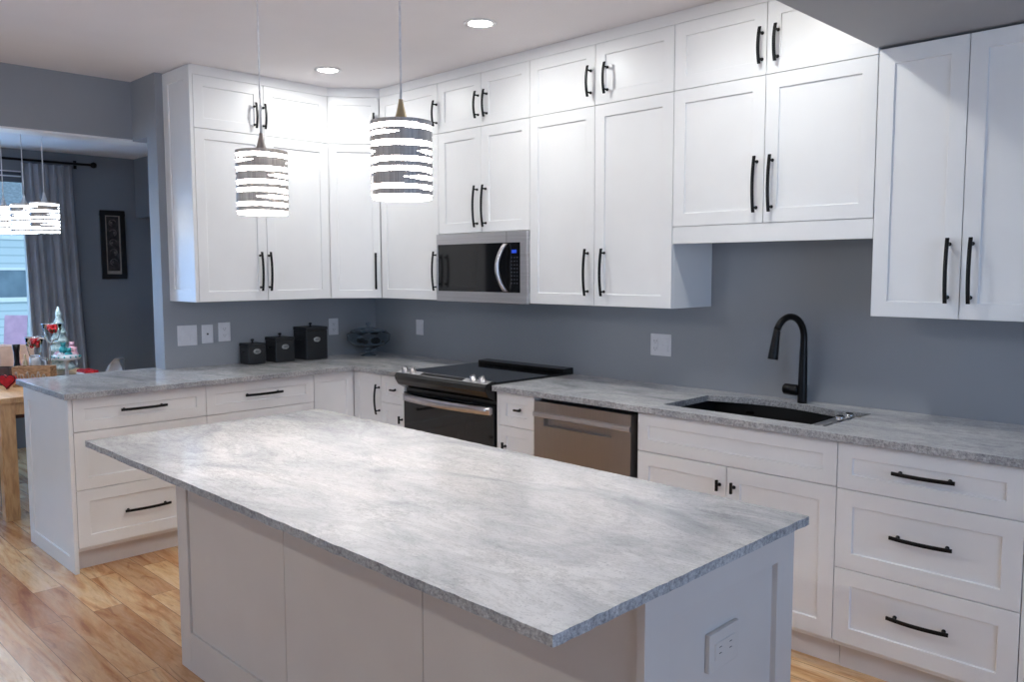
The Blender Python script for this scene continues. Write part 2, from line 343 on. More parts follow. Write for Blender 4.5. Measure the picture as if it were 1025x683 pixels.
# two sets of axes: sink wall (faces -y) and left run (faces +x)
YF = -.6206; XF = .6151; YU = -.3508; XU = .3578
SB = ((0, YF+FT, 0), (1, 0, 0), (0, -1, 0)); SU = ((0, YU+FT, 0), (1, 0, 0), (0, -1, 0))
LB = ((XF-FT, 0, 0), (0, 1, 0), (1, 0, 0)); LU = ((XU-FT, 0, 0), (0, 1, 0), (1, 0, 0))
def add_front(t, kind, u0, z0, u1, z1, ax, hand=None, **k):
    f = front(u0, z0, u1, z1, *ax, **k).build(kind, M['cab'], t, bev=.0012)
    if hand:
        if hand[0] == 'pull': pull(hand[1], hand[2], hand[3], hand[4], *ax, f)
        else: knob(hand[1], hand[2], hand[3], *ax, f)
    return f
ZT = .878; ZK = .1255; CT = .8845
def base_cab(t, x0, x1, ax='S', x_in=.001):
    if ax == 'S':
        B(x0+x_in, YF+FT+.0005, .105, x1-x_in, -.002, CT-.001).build('carcass', M['cab'], t, bev=.001)
        B(x0+x_in, YF+.075, 0, x1-x_in, YF+.095, .1045).build('toe_kick', M['kick'], t)
    else:
        B(.002, x0+x_in, .105, XF-FT-.0005, x1-x_in, CT-.001).build('carcass', M['cab'], t, bev=.001)
        B(XF-.095, x0+x_in, 0, XF-.075, x1-x_in, .1045).build('toe_kick', M['kick'], t)
# ---- sink wall base cabinets
x = 3.7075
t = thing('drawer_base_cabinet', 'wide white three-drawer base cabinet right of the sink with black bow pulls', 'cabinet', (4.01, -.3, 0), 'white base cabinets')
base_cab(t, 3.7075, 4.3150)
for a, b_, in ((.7056, ZT), (.4081, .7056), (ZK, .4081)):
    add_front(t, 'drawer', 3.7075, a, 4.3150, b_, SB, ('pull', 4.0115, (a+b_)/2+(.006 if a > .5 else .012), .205, False), st=.06)
t = thing('base_cabinet', 'white base cabinet at the right frame edge beyond the three-drawer unit', 'cabinet', (4.62, -.3, 0), 'white base cabinets')
base_cab(t, 4.3150, 4.93)
for a, b_, in ((.7056, ZT), (ZK, .7056)): add_front(t, 'drawer' if a > .5 else 'door', 4.3150, a, 4.93, b_, SB, ('pull', 4.62, (a+b_)/2, .205, False), st=.06)
t = thing('sink_base_cabinet', 'white sink base cabinet with long false drawer front above two doors', 'cabinet', (3.257, -.3, 0), 'white base cabinets')
c = MB(); c.box(2.809, YF+FT+.0005, .105, 2.827, -.002, CT-.001); c.box(3.688, YF+FT+.0005, .105, 3.7065, -.002, CT-.001)
c.box(2.827, YF+FT+.0005, .105, 3.688, -.002, .123); c.box(2.827, -.02, .123, 3.688, -.002, CT-.001); c.box(2.827, YF+FT+.0005, .80, 3.688, YF+FT+.018, CT-.001)
c.build('carcass', M['cab'], t)
B(2.809, YF+.075, 0, 3.7065, YF+.095, .1045).build('toe_kick', M['kick'], t)
add_front(t, 'drawer_front', 2.808, .7074, 3.7075, ZT, SB, st=.06)
add_front(t, 'door', 2.808, ZK, 3.2531, .7074, SB, ('knob', 3.2531-.03, .628, True), st=.06)
add_front(t, 'door', 3.2531, ZK, 3.7075, .7074, SB, ('knob', 3.2531+.036, .628, True), st=.06)
t = thing('drawer_cabinet', 'narrow white base cabinet between the black range and the dishwasher', 'cabinet', (2.05, -.3, 0), 'white base cabinets')
base_cab(t, 1.912, 2.180)
B(1.912, YF+.0005, .1055, 1.928, YF+FT, ZT).build('stile', M['cab'], t)
add_front(t, 'drawer', 1.928, .7060, 2.180, ZT, SB, ('knob', 2.080, .800, False), st=.05)
add_front(t, 'door', 1.928, ZK, 2.180, .7060, SB, ('knob', 1.975, .60, True), st=.05)
t = thing('drawer_cabinet', 'narrow white base cabinet left of the black range beside the corner doors', 'cabinet', (1.01, -.3, 0), 'white base cabinets')
base_cab(t, .9052, 1.132)
add_front(t, 'drawer', .9052, .7120, 1.1310, ZT, SB, ('knob', 1.045, .798, False), st=.045)
add_front(t, 'door', .9052, ZK, 1.1310, .7120, SB, ('knob', 1.108, .628, True), st=.045)
t = thing('corner_base_cabinet', 'white corner base cabinet whose two doors meet in an inside corner', 'cabinet', (.35, -.35, 0), 'white base cabinets')
MB().prism([(.002, -.9052), (XF-FT-.0005, -.9052), (XF-FT-.0005, YF+FT+.0005), (.9042, YF+FT+.0005), (.9042, -.002), (.002, -.002)], .105, CT-.001).build('carcass', M['cab'], t)
MB().prism([(.5, -.9052), (.52, -.9052), (.52, -.53), (.9042, -.53), (.9042, -.51), (.5, -.51)], 0, .1045).build('toe_kick', M['kick'], t)
add_front(t, 'door', -.9062, ZK, -.6216, ZT, LB, st=.05)
add_front(t, 'door', .6165, ZK, .9042, ZT, SB, ('pull', .885, .727, .185, True), st=.05)
# ---- left run / peninsula
def lcab(y0, y1, label, nm='drawer_base_cabinet'):
    t = thing(nm, label, 'cabinet', (.3, (y0+y1)/2, 0), 'white base cabinets'); base_cab(t, y0, y1, 'L')
    for a, b_ in ((.7114, ZT), (.4182, .7114), (ZK, .4182)):
        add_front(t, 'drawer', y0, a, y1, b_, LB, ('pull', (y0+y1)/2, (a+b_)/2+(.008 if a > .5 else .006), .235, False), st=.06)
    return t
lcab(-1.5821, -.9072, 'white three-drawer base cabinet under the black canisters, partly behind the island')
tb = lcab(-2.260, -1.5821, 'white three-drawer base cabinet at the free end of the peninsula')
t = thing('end_panel', 'white recessed shaker panel closing the free end of the peninsula', 'panel', (.25, -2.26, 0))
b = front(-.118, 0, .6151, CT-.001, (0, -2.2605, 0), (1, 0, 0), (0, -1, 0), st=.075, rec=.007, gap=0); b.build('panel', M['cab'], t, bev=.0012)
B(-.118, -2.260, 0, -.100, -1.549, CT-.001).build('back_panel', M['cab'], t)
# ------------------------------------------------------------------ counters
def slab(outer, holes, z0, z1, name, label, cat, bev=.004):
    bm = bmesh.new(); edges = []
    for loop in [outer]+holes:
        vs = [bm.verts.new((x, y, z1)) for x, y in loop]
        edges += [bm.edges.new((vs[i], vs[(i+1) % len(vs)])) for i in range(len(vs))]
    bmesh.ops.triangle_fill(bm, use_beauty=True, use_dissolve=False, edges=edges)
    top = list(bm.faces); r = bmesh.ops.extrude_face_region(bm, geom=top)
    for f in top: f.material_index = 0
    bmesh.ops.translate(bm, verts=[g for g in r['geom'] if isinstance(g, bmesh.types.BMVert)], vec=(0, 0, z0-z1))
    bmesh.ops.recalc_face_normals(bm, faces=bm.faces)
    for f in bm.faces: f.material_index = 0 if abs(f.normal.z) > .5 else 1
    me = bpy.data.meshes.new(name); bm.to_mesh(me); bm.free(); me.materials.append(M['granite']); me.materials.append(M['graniteedge'])
    o = bpy.data.objects.new(name, me); COL.objects.link(o)
    b = o.modifiers.new('bevel', 'BEVEL'); b.width = bev; b.segments = 2; b.limit_method = 'ANGLE'; b.angle_limit = math.radians(50)
    return tag(o, label, cat)
def rough_line(a, b, n=40, amp=.0018):
    """points from a to b with tiny hand-chiselled wander"""
    out = []
    for i in range(n):
        f = i/n; p = Vector(a).lerp(Vector(b), f); d = (Vector(b)-Vector(a)).normalized(); w_ = 0 if i == 0 else R.uniform(-amp, amp)
        out.append((p.x-d.y*w_, p.y+d.x*w_))
    return out
ZC = .913; YC = -.6544; XC = .6655
peninsula = rough_line((-.142, -2.3083), (XC, -2.3083), 24)+rough_line((XC, -2.3083), (XC, YC), 40)+rough_line((XC, YC), (1.1345, YC), 14)+[(1.1345, YC), (1.1345, -.002), (.002, -.002), (.002, -1.549), (-.142, -1.549)]
slab(peninsula, [], CT, ZC, 'peninsula_countertop', 'grey granite countertop running from the range round the corner onto the peninsula', 'countertop', .003)
hole = [(2.888, -.548), (3.625, -.548), (3.645, -.15)]
for i in range(13):
    f = i/12; hole.append((3.50-f*.615, -.172+.075*math.sin(PI*f)*(1-.1*f)))
slab([(1.9085, YC)]+rough_line((1.9085, YC), (4.95, YC), 90)[1:]+[(4.95, YC), (4.95, -.002), (1.9085, -.002)], [hole], CT, ZC, 'sink_countertop', 'grey granite countertop along the back wall with the sink cut out of it', 'countertop', .003)
# island
t = thing('kitchen_island', 'white kitchen island under an overhanging pale granite top', 'island', (3.0, -2.0, 0))
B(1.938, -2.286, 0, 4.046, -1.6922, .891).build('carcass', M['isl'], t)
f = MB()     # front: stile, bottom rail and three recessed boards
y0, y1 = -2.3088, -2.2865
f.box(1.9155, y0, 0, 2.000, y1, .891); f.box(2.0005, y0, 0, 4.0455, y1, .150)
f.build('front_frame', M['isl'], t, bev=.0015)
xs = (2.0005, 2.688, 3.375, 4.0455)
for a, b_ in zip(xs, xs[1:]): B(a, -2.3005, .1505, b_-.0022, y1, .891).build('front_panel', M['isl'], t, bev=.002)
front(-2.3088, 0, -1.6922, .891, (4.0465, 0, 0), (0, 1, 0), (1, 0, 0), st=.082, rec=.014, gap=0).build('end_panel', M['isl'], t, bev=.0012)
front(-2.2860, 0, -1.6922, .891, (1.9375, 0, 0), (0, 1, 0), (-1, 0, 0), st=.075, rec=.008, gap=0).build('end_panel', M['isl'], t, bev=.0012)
isl = rough_line((1.895, -2.612), (4.103, -2.615), 90)+rough_line((4.103, -2.615), (4.103, -1.694), 40)+rough_line((4.103, -1.694), (1.895, -1.672), 90)+rough_line((1.895, -1.672), (1.895, -2.612), 40)
slab(isl, [], .8915, ZC, 'island_countertop', 'large pale veined granite slab on top of the island', 'countertop', .003)
# ------------------------------------------------------------------ upper cabinets
ZB, ZM, ZU = 1.3248, 2.3101, 2.6043
def ucab(x0, x1, zb, doors, label, top=ZU, hz=None, seam=ZM, name='wall_cabinet'):
    t = thing(name, label, 'cabinet', ((x0+x1)/2, -.17, zb), 'white wall cabinets')
    B(x0+.001, YU+FT+.0005, zb, x1-.001, -.002, top).build('carcass', M['cab'], t, bev=.001)
    for d0, d1, hx in doors:
        add_front(t, 'door', d0, zb, d1, seam, SU, ('pull', hx, hz, .235, True))
        if top > seam+.05: add_front(t, 'door', d0, seam, d1, top, SU, ('pull', hx+.012, 2.428, .15, True))
    return t
ucab(.5585, 1.1359, ZB, [(.5585, 1.1359, 1.115)], 'single-door white wall cabinet left of the microwave', hz=1.50)
ucab(1.1359, 1.8883, 1.7195, [(1.1359, 1.5125, 1.478), (1.5125, 1.8883, 1.548)], 'white wall cabinet directly above the microwave', hz=1.865)
t2 = ucab(1.8883, 2.7915, ZB, [(1.8883, 2.3329, 2.293), (2.3329, 2.7915, 2.397)], 'tall two-door white wall cabinet between microwave and sink', hz=1.493)
t3 = ucab(2.7925, 3.7000, 1.7004, [(2.7925, 3.2423, 3.210), (3.2423, 3.7000, 3.280)], 'short two-door white wall cabinet above the sink', hz=1.862)
B(2.7935, YU+.002, 1.6234, 3.6995, YU+.020, 1.6995).build('valance_rail', M['cab'], t3, bev=.001)
t4 = thing('wall_cabinet', 'white wall cabinet right of the sink under the dropped soffit', 'cabinet', (4.02, -.17, ZB), 'white wall cabinets')
B(3.7015, YU+FT+.0005, ZB, 4.330, -.002, 2.3265).build('carcass', M['cab'], t4, bev=.001)
add_front(t4, 'door', 3.7010, ZB, 4.0141, 2.3265, SU, ('pull', 3.974, 1.50, .235, True))
add_front(t4, 'door', 4.0141, ZB, 4.3270, 2.3265, SU, ('pull', 4.050, 1.50, .235, True))
t5 = thing('wall_cabinet', 'white wall cabinet mostly outside the right frame edge', 'cabinet', (4.62, -.17, ZB), 'white wall cabinets')
B(4.332, YU+FT+.0005, ZB, 4.93, -.002, 2.3265).build('carcass', M['cab'], t5, bev=.001)
add_front(t5, 'door', 4.3320, ZB, 4.93, 2.3265, SU, ('pull', 4.37, 1.50, .235, True))
# left run upper
t = thing('wall_cabinet', 'white wall cabinet with panelled side above the black canisters', 'cabinet', (.17, -1.05, ZB), 'white wall cabinets')
B(.002, -1.4830, ZB, XU-FT-.0005, -.6095, ZU).build('carcass', M['cab'], t, bev=.001)
front(.002, ZB, XU, ZU+.05, (0, -1.4835, 0), (1, 0, 0), (0, -1, 0), st=.07, rec=.007, gap=0).build('side_panel', M['cab'], t, bev=.0012)
for a, b_, hy in ((-1.4825, -1.0501, -1.099), (-1.0501, -.6095, -1.041)):
    add_front(t, 'door', a, ZB, b_, ZM, LU, ('pull', hy, 1.50, .235, True)); add_front(t, 'door', a, ZM, b_, ZU, LU, ('pull', hy-.012, 2.42, .15, True))
# diagonal corner
t = thing('corner_wall_cabinet', 'white diagonal wall cabinet in the corner of the room', 'cabinet', (.2, -.2, ZB), 'white wall cabinets')
A0 = Vector((XU, -.6085, 0)); A1 = Vector((.5575, YU, 0)); du = (A1-A0).normalized(); dn = Vector((du.y, -du.x, 0)); Ld = (A1-A0).length
q0 = A0-dn*FT; q1 = A1-dn*FT
MB().prism([(.002, -.6085), (XU-FT-.002, -.6085), (q0.x+.002, q0.y+.008), (q1.x-.008, q1.y-.002), (.5575, YU+FT+.002), (.5575, -.002), (.002, -.002)], ZB, ZU).build('carcass', M['cab'], t)
DX = (tuple(q0), tuple(du), tuple(dn))
add_front(t, 'door', .002, ZB, Ld-.002, ZM, DX, ('pull', Ld-.035, 1.50, .235, True), st=.05)
add_front(t, 'door', .002, ZM, Ld-.002, ZU, DX, ('pull', Ld-.035, 2.43, .15, True), st=.05)
# flat crown filler between the cabinets and the ceiling
cr = [(.0, -1.5035), (XU, -1.5035), (XU, -.6085), (.5575, YU), (3.6895, YU), (3.6895, -.002), (.0, -.002)]
struct('trim_crown', MB().prism([(x_+(0 if i else 0), y_) for i, (x_, y_) in enumerate([(.002, -1.4830), (XU-.003, -1.4830), (XU-.003, -.6075), (.5575, YU+.003), (3.6895, YU+.003), (3.6895, -.003), (.002, -.003)])], ZU+.001, CZ-.001), M['cab'])
# ------------------------------------------------------------------ microwave
X0, X1, Z0, Z1 = 1.1375, 1.8875, 1.322, 1.7175; YM = -.372
t = thing('microwave', 'stainless steel over-the-range microwave with black glass door', 'microwave', (1.51, -.2, Z0))
B(X0+.001, YM+.022, Z0+.004, X1-.001, -.003, Z1-.001).build('housing', M['enamel'], t, bev=.002)
W_ = X1-X0; gx0, gx1 = X0+.012, X0+W_*.932; gz0, gz1 = Z0+.060, Z1-.062
f = MB(); ym = YM; yb = YM+.0215
f.box(X0, ym, gz1, X1, yb, Z1-.0015); f.box(X0, ym, Z0, X1, yb, gz0); f.box(X0, ym, gz0, gx0, yb, gz1); f.box(gx1, ym, gz0, X1, yb, gz1)
f.build('steel_frame', M['steel'], t, bev=.002)
xs_ = X0+W_*.795
B(gx0, ym+.003, gz0, xs_-.001, yb, gz1).build('door_glass', M['blackglass'], t)
cp = B(xs_, ym+.002, gz0, gx1, yb, gz1).build('control_panel', M['blackglass'], t)
B(X0+W_*.845, ym+.0012, gz1-.058, X0+W_*.895, ym+.002, gz1-.040).build('display', M['screen'], cp)
f = MB()
for i in range(3):
    for j in range(8): xx = X0+W_*(.838+.028*i); zz = gz1-.085-j*.020; f.box(xx, ym+.0014, zz, xx+.010, ym+.002, zz+.006)
f.build('buttons', M['button'], cp)
f = MB(); N = 16; xh = X0+W_*.778
rings = []
for i in range(N+1):
    s = i/N; z = gz0+.006+(gz1-gz0-.012)*s; d = .004+.036*math.sin(PI*min(max(s, .0), 1))**.7; xo = xh-.0*s
    rings.append([f.v(xo+a-.030*math.sin(PI*s)+.012, ym-d-c, z) for a, c in ((-.016, 0), (-.010, .012), (.010, .012), (.016, 0))])
for a, c in zip(rings, rings[1:]):
    for k in range(4): j = (k+1) % 4; f.f([a[k], a[j], c[j], c[k]], 0, True)
f.f(rings[0][::-1]); f.f(rings[-1]); f.build('handle', M['handle_steel'], t)
f = MB(); f.box(xs_-.001, ym-.0006, gz1+.001, xs_+.001, ym, Z1-.003); f.build('door_seam', M['void'], t)
B(X0+.08, -.36, Z0-.002, X1-.08, -.08, Z0+.0035).build('vent_grille', M['enamel'], t)
# ------------------------------------------------------------------ range
X0, X1 = 1.1385, 1.9045
t = thing('kitchen_range', 'black slide-in electric range with glass cooktop and wide steel handle', 'range', (1.52, -.35, 0))
B(X0, -.610, .03, X1, -.003, .905).build('body', M['enamel'], t, bev=.002)
for xx in (X0+.05, X1-.05):
    for yy in (-.58, -.08): MB().lathe([(.018, 0), (.018, .0299)], (xx, yy, 0), 12).build('foot', M['enamel'], t)
B(X0-.003, -.625, .9052, X1+.003, -.035, .924).build('cooktop', M['blackglass'], t, bev=.003)
f = MB(); f.extr([(-.034, .9055), (-.085, .9250), (-.085, .9470), (-.004, .9500), (-.004, .9055)], X0+.050, X1-.001); f.build('back_guard', M['enamel'], t, bev=.004)
prof = [(-.640, .9245), (-.676, .930), (-.7150, .918), (-.7280, .902), (-.7240, .880), (-.7040, .850), (-.6600, .826), (-.6410, .822), (-.6410, .9052), (-.6400, .9245)]
f = MB(); prof = [(a+.03, b) for a, b in prof]; f.extr(prof[:-1], X0+.002, X1-.002, sm=False); cpn = f.build('control_panel', M['enamel'], t, bev=.003)
f = MB(); f.extr([(-.630, .9286), (-.646, .9312), (-.6850, .9195), (-.6845, .9185), (-.646, .9296)], X0+.006, X1-.006); f.build('steel_strip', M['steel'], cpn)
f = MB(); f.extr([(-.642, .9312), (-.6435, .9318), (-.6805, .9218), (-.6800, .9210)], X0+.21, X1-.20); f.build('touch_display', M['blackglass'], cpn)
axn = Vector((0, -.28, 1)).normalized()
for kx in (1.195, 1.265, 1.775, 1.845):
    f = MB((kx, -.660, .9262), (1, 0, 0), (0, axn.z, -axn.y), tuple(axn))
    f.lathe([(.021, 0), (.021, .004), (.017, .006), (.0155, .026), (.013, .028)], n=24); f.box(-.003, -.014, .0275, .003, .014, .0305)
    f.build('knob', M['handle_steel'], t)
f = MB(); f.extr([(-.6105, .790), (-.6105, .140), (-.632, .140), (-.634, .800), (-.6105, .800)], X0+.004, X1-.004); dr = f.build('oven_door', M['blackglass'], t, bev=.003)
f = MB(); N = 20; rings = []
for i in range(N+1):
    s = i/N; xx = X0+.028+(X1-X0-.04)*s; d = -.646-.040*math.sin(PI*s)**.8
    rings.append([f.v(xx, d-c, z) for c, z in ((0, .752), (.012, .755), (.012, .793), (0, .797))])
for a, c in zip(rings, rings[1:]):
    for k in range(4): j = (k+1) % 4; f.f([a[k], a[j], c[j], c[k]], 0, True)
f.f(rings[0][::-1]); f.f(rings[-1])
f.box(X0+.028, -.648, .757, X0+.058, -.6345, .790); f.box(X1-.042, -.648, .757, X1-.012, -.6345, .790)
f.build('handle', M['handle_steel'], dr)
B(X0+.004, -.632, .035, X1-.004, -.6105, .134).build('storage_drawer', M['enamel'], t, bev=.003)
# ------------------------------------------------------------------ dishwasher
X0, X1 = 2.1850, 2.8020
t = thing('dishwasher', 'stainless steel dishwasher with recessed pocket handle', 'dishwasher', (2.49, -.3, 0))
B(X0, -.575, .02, X1, -.003, .8835).build('tub', M['void'], t)
B(X0+.005, -.58, 0, X1-.005, -.5755, .1).build('toe_kick', M['void'], t)
f = MB(); ya, yb = -.634, -.5755; D0, D1 = X0+.004, X1-.022
px0, px1, pz0, pz1 = 2.255, 2.672, .744, .782
f.box(D0, ya, .110, D1, yb, pz0); f.box(D0, ya, pz1, D1, yb, .862); f.box(D0, ya, pz0, px0, yb, pz1); f.box(px1, ya, pz0, D1, yb, pz1); f.box(px0, ya+.030, pz0, px1, yb, pz1)
dr = f.build('door', M['dwsteel'], t)
f = MB(); f.extr([(ya-.0005, .783), (ya-.010, .789), (ya-.010, .806), (ya-.0005, .812)], D0, D1); f.build('handle_ridge', M['steel'], dr)
# ------------------------------------------------------------------ sink
t = thing('kitchen_sink', 'black composite undermount sink set into the granite by the back wall', 'sink', (3.25, -.35, .66))
f = MB(); hx0, hx1, hy0, hy1 = 2.868, 3.560, -.565, -.085; zb_, zt_ = .665, .8835; wt = .012
f.box(hx0, hy0, zb_, hx1, hy1, zb_+wt); f.box(hx0, hy0, zb_+wt, hx0+wt, hy1, zt_); f.box(hx1-wt, hy0, zb_+wt, hx1, hy1, zt_)
f.box(hx0+wt, hy0, zb_+wt, hx1-wt, hy0+wt, zt_); f.box(hx0+wt, hy1-wt, zb_+wt, hx1-wt, hy1, zt_)
f.build('basin', M['sink'], t)
f = MB(); f.extr([(-.5525, .78), (-.5525, .795), (-.0975, .795), (-.0975, .78)], 3.36, 3.38); f.build('divider', M['sink'], t, bev=.004)
MB().lathe([(.045, .6772), (.045, .681), (.03, .682), (.028, .679), (.001, .679)], (3.12, -.33, 0), 24).build('drain', M['chrome'], t)
B(3.045, -.0985, .835, 3.085, -.0972, .848).build('badge', M['chrome'], t)
# steel ledge with two chrome knobs at the sink's right end
t = thing('sink_ledge', 'stainless steel ledge tray at the right end of the black sink', 'tray', (3.6, -.35, .87))
f = MB(); f.box(3.5605, -.546, .8700, 3.622, -.20, .9020); f.box(3.5605, -.546, .9021, 3.566, -.19, .9085); f.box(3.6, -.546, .9021, 3.604, -.43, .9085)
f.build('tray', M['steel'], t, bev=.001)
B(3.5665, -.546, .9022, 3.5995, -.542, .907).build('end_lip', M['steel'], t)
for i, (kx, ky) in enumerate(((3.606, -.372), (3.610, -.292))):
    k = thing('strainer_knob', ['nearer chrome-rimmed black knob', 'farther chrome-rimmed black knob'][i]+' on the steel ledge beside the sink', 'knob', (kx, ky, .9021), 'chrome-rimmed knobs beside the sink')
    MB().lathe([(.010, .9022), (.010, .912), (.017, .914), (.019, .921), (.018, .926), (.014, .928)], (kx, ky, 0), 24).build('rim', M['chrome'], k)
    MB().lathe([(.0150, .9282), (.013, .931), (.001, .932)], (kx, ky, 0), 20).build('cap', M['enamel'], k)
# ------------------------------------------------------------------ faucet
FX, FY = 3.311, -.085
t = thing('kitchen_faucet', 'matte black gooseneck pull-down faucet behind the sink', 'faucet', (FX, FY, ZC))
FA = Vector((-.30, -.95, 0)).normalized()      # spout direction
rad = .085; path = []; rr = []
for z in (.9135, .925, .96, 1.02, 1.08, 1.14, 1.17, 1.205): path.append((FX, FY, z))
rr += [.0215, .0210, .0205, .0195, .0180, .0165, .0152, .0148]
for i in range(1, 15):
    a = PI*i/14*.86; d = rad*(1-math.cos(a)); path.append((FX+FA.x*d, FY+FA.y*d, 1.205+rad*math.sin(a)*1.12)); rr.append(.0148)
MB().tube(path, rr, 18).build('spout', M['black'], t)
e = Vector(path[-1]); e2 = e+Vector((FA.x*.02, FA.y*.022, -.128))
sp = MB().tube([e+Vector((0, 0, .002)), e.lerp(e2, .1), e.lerp(e2, .5), e.lerp(e2, .96), e2], [.0138, .0150, .0180, .0225, .0215], 18).build('spray_head', M['black'], t)
MB().tube([(FX-.015, FY, .968), (FX-.028, FY, .968), (FX-.080, FY-.004, .970), (FX-.085, FY-.004, .970)], [.021, .025, .025, .021], 18).build('handle', M['black'], t)
# ------------------------------------------------------------------ wall plates
def plate(kind, label, u0, z0, u1, z1, wall, gang, style, nm='wall_outlet'):
    ax = {'L': ((0, 0, 0), (0, 1, 0), (1, 0, 0)), 'B': ((0, 0, 0), (1, 0, 0), (0, -1, 0)), 'I': ((4.0527, 0, 0), (0, 1, 0), (1, 0, 0))}[wall]
    o, u, n = ax; c_ = Vector(o)+Vector(u)*((u0+u1)/2)+Vector((0, 0, (z0+z1)/2))
    t = thing(nm, label, kind, tuple(c_))
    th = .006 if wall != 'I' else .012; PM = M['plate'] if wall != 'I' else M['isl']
    MB(o, u, n).box(u0, .0005, z0, u1, th, z1).build('cover_plate', PM, t, bev=.002)
    cw = (u1-u0)/gang
    for g in range(gang):
        a = u0+cw*g+cw*.5
        st = style[g]
        zc = (z0+z1)/2; hh = (z1-z0)
        if st == 'rocker':
            MB(o, u, n).extr([(.006, zc-hh*.29), (th+.004, zc-hh*.29), (th+.001, zc), (th+.002, zc+hh*.29), (.006, zc+hh*.29)], a-cw*.26, a+cw*.26).build('switch', PM, t, bev=.0006)
        elif st == 'jack':
            f = MB(o, u, n); f.lathe([(.006, th-.001), (.006, th+.003), (.002, th+.003)], (a, 0, zc), 14, ax='y'); f.build('jack', M['slot'], t)
            f = MB(o, u, n); f.lathe([(.003, th-.001), (.003, th+.001)], (a, 0, z1-.014), 10, ax='y'); f.lathe([(.003, th-.001), (.003, th+.001)], (a, 0, z0+.014), 10, ax='y'); f.build('screw', PM, t)
        elif st == 'duplex':
            MB(o, u, n).box(a-cw*.25, .004, zc-hh*.32, a+cw*.25, th+.0015, zc+hh*.32).build('receptacle', PM, t, bev=.0008)
            f = MB(o, u, n)
            for s in (-1, 1):
                zz = zc+s*hh*.17
                f.box(a-.008, th, zz-.004, a-.006, th+.0018, zz+.006); f.box(a+.006, th, zz-.004, a+.008, th+.0018, zz+.006); f.box(a-.002, th, zz-.011, a+.002, th+.0018, zz-.007)
            f.build('slots', M['slot'], t)
        elif st == 'horizontal':
            MB(o, u, n).box(a-cw*.33, .004, zc-hh*.22, a+cw*.33, th+.002, zc+hh*.22).build('receptacle', PM, t, bev=.0012)
            f = MB(o, u, n)
            for s in (-1, 1):
                uu = a+s*cw*.17
                f.box(uu-.005, th, zc+.006, uu+.005, th+.0022, zc+.008); f.box(uu-.005, th, zc-.008, uu+.005, th+.0022, zc-.006)
            f.build('slots', M['slot'], t)
plate('light switch', 'white double light switch nearest the open end of the left wall', -1.467, 1.048, -1.345, 1.173, 'L', 2, ['rocker', 'rocker'], 'light_switch')
plate('wall plate', 'white cable jack plate with one dark hole on the left wall', -1.315, 1.055, -1.242, 1.170, 'L', 1, ['jack'], 'cable_jack')
plate('outlet', 'white outlet on the left wall just left of the smallest canister', -1.207, 1.060, -1.128, 1.180, 'L', 1, ['duplex'])
plate('outlet', 'white outlet on the left wall between the tallest canister and the glass bowl', -.402, 1.056, -.326, 1.171, 'L', 1, ['duplex'])
plate('light switch', 'small white wall switch on the back wall below the microwave cabinet run', .474, 1.062, .549, 1.166, 'B', 1, ['rocker'], 'light_switch')
plate('outlet', 'white double outlet on the back wall left of the faucet', 2.435, 1.060, 2.561, 1.174, 'B', 2, ['duplex', 'rocker'])
plate('outlet', 'white horizontal outlet on the end panel of the island', -2.070, .636, -1.945, .722, 'I', 1, ['horizontal'])
# ------------------------------------------------------------------ canisters
def canister(cx_, cy_, s, h, label):
    t = thing('canister', label, 'canister', (cx_, cy_, ZC), 'black square canisters on the counter')
    z = ZC
    B(cx_-s/2, cy_-s/2, z, cx_+s/2, cy_+s/2, z+h-.022).build('body', M['canister'], t, bev=.006)
    ld = B(cx_-s/2-.002, cy_-s/2-.002, z+h-.0215, cx_+s/2+.002, cy_+s/2+.002, z+h).build('lid', M['canister'], t, bev=.004)
    f = MB(); f.lathe([(.012, z+h), (.006, z+h+.004), (.005, z+h+.012), (.012, z+h+.018), (.011, z+h+.024), (.001, z+h+.027)], (cx_, cy_, 0), 16); f.build('lid_knob', M['black'], ld)
    f = MB(); N = 24; zc = z+h*.62
    ro, ri = [], []
    for k in range(N):
        a = 2*PI*k/N; ro.append(f.v(cx_+s/2+.0005, cy_+.026*math.cos(a), zc+.017*math.sin(a))); ri.append(f.v(cx_+s/2+.004, cy_+.020*math.cos(a), zc+.012*math.sin(a)))
    for k in range(N): j = (k+1) % N; f.f([ro[k], ro[j], ri[j], ri[k]])
    f.f(ri); bd = f.build('badge', M['badge'], t)
    f = MB()
    for k in range(4): yy = cy_-.011+k*.0065; f.box(cx_+s/2+.0038, yy, zc-.004, cx_+s/2+.0046, yy+.004, zc+.004)
    f.build('badge_lettering', M['slot'], bd)
    for s_ in (-1, 1):
        yy = cy_+s_*(s/2+.001); MB().tube([(cx_-.012, yy, z+h*.62), (cx_-.012, yy+s_*.009, z+h*.62-.004), (cx_+.012, yy+s_*.009, z+h*.62-.004), (cx_+.012, yy, z+h*.62)], .0025, 8).build('side_handle', M['black'], t)
canister(.082, -1.020, .118, .132, 'smallest black square canister with oval badge, nearest the outlets')
canister(.080, -.825, .136, .160, 'middle-sized black square canister between the other two')
canister(.090, -.602, .162, .217, 'tallest black square canister with oval badge, nearest the corner')
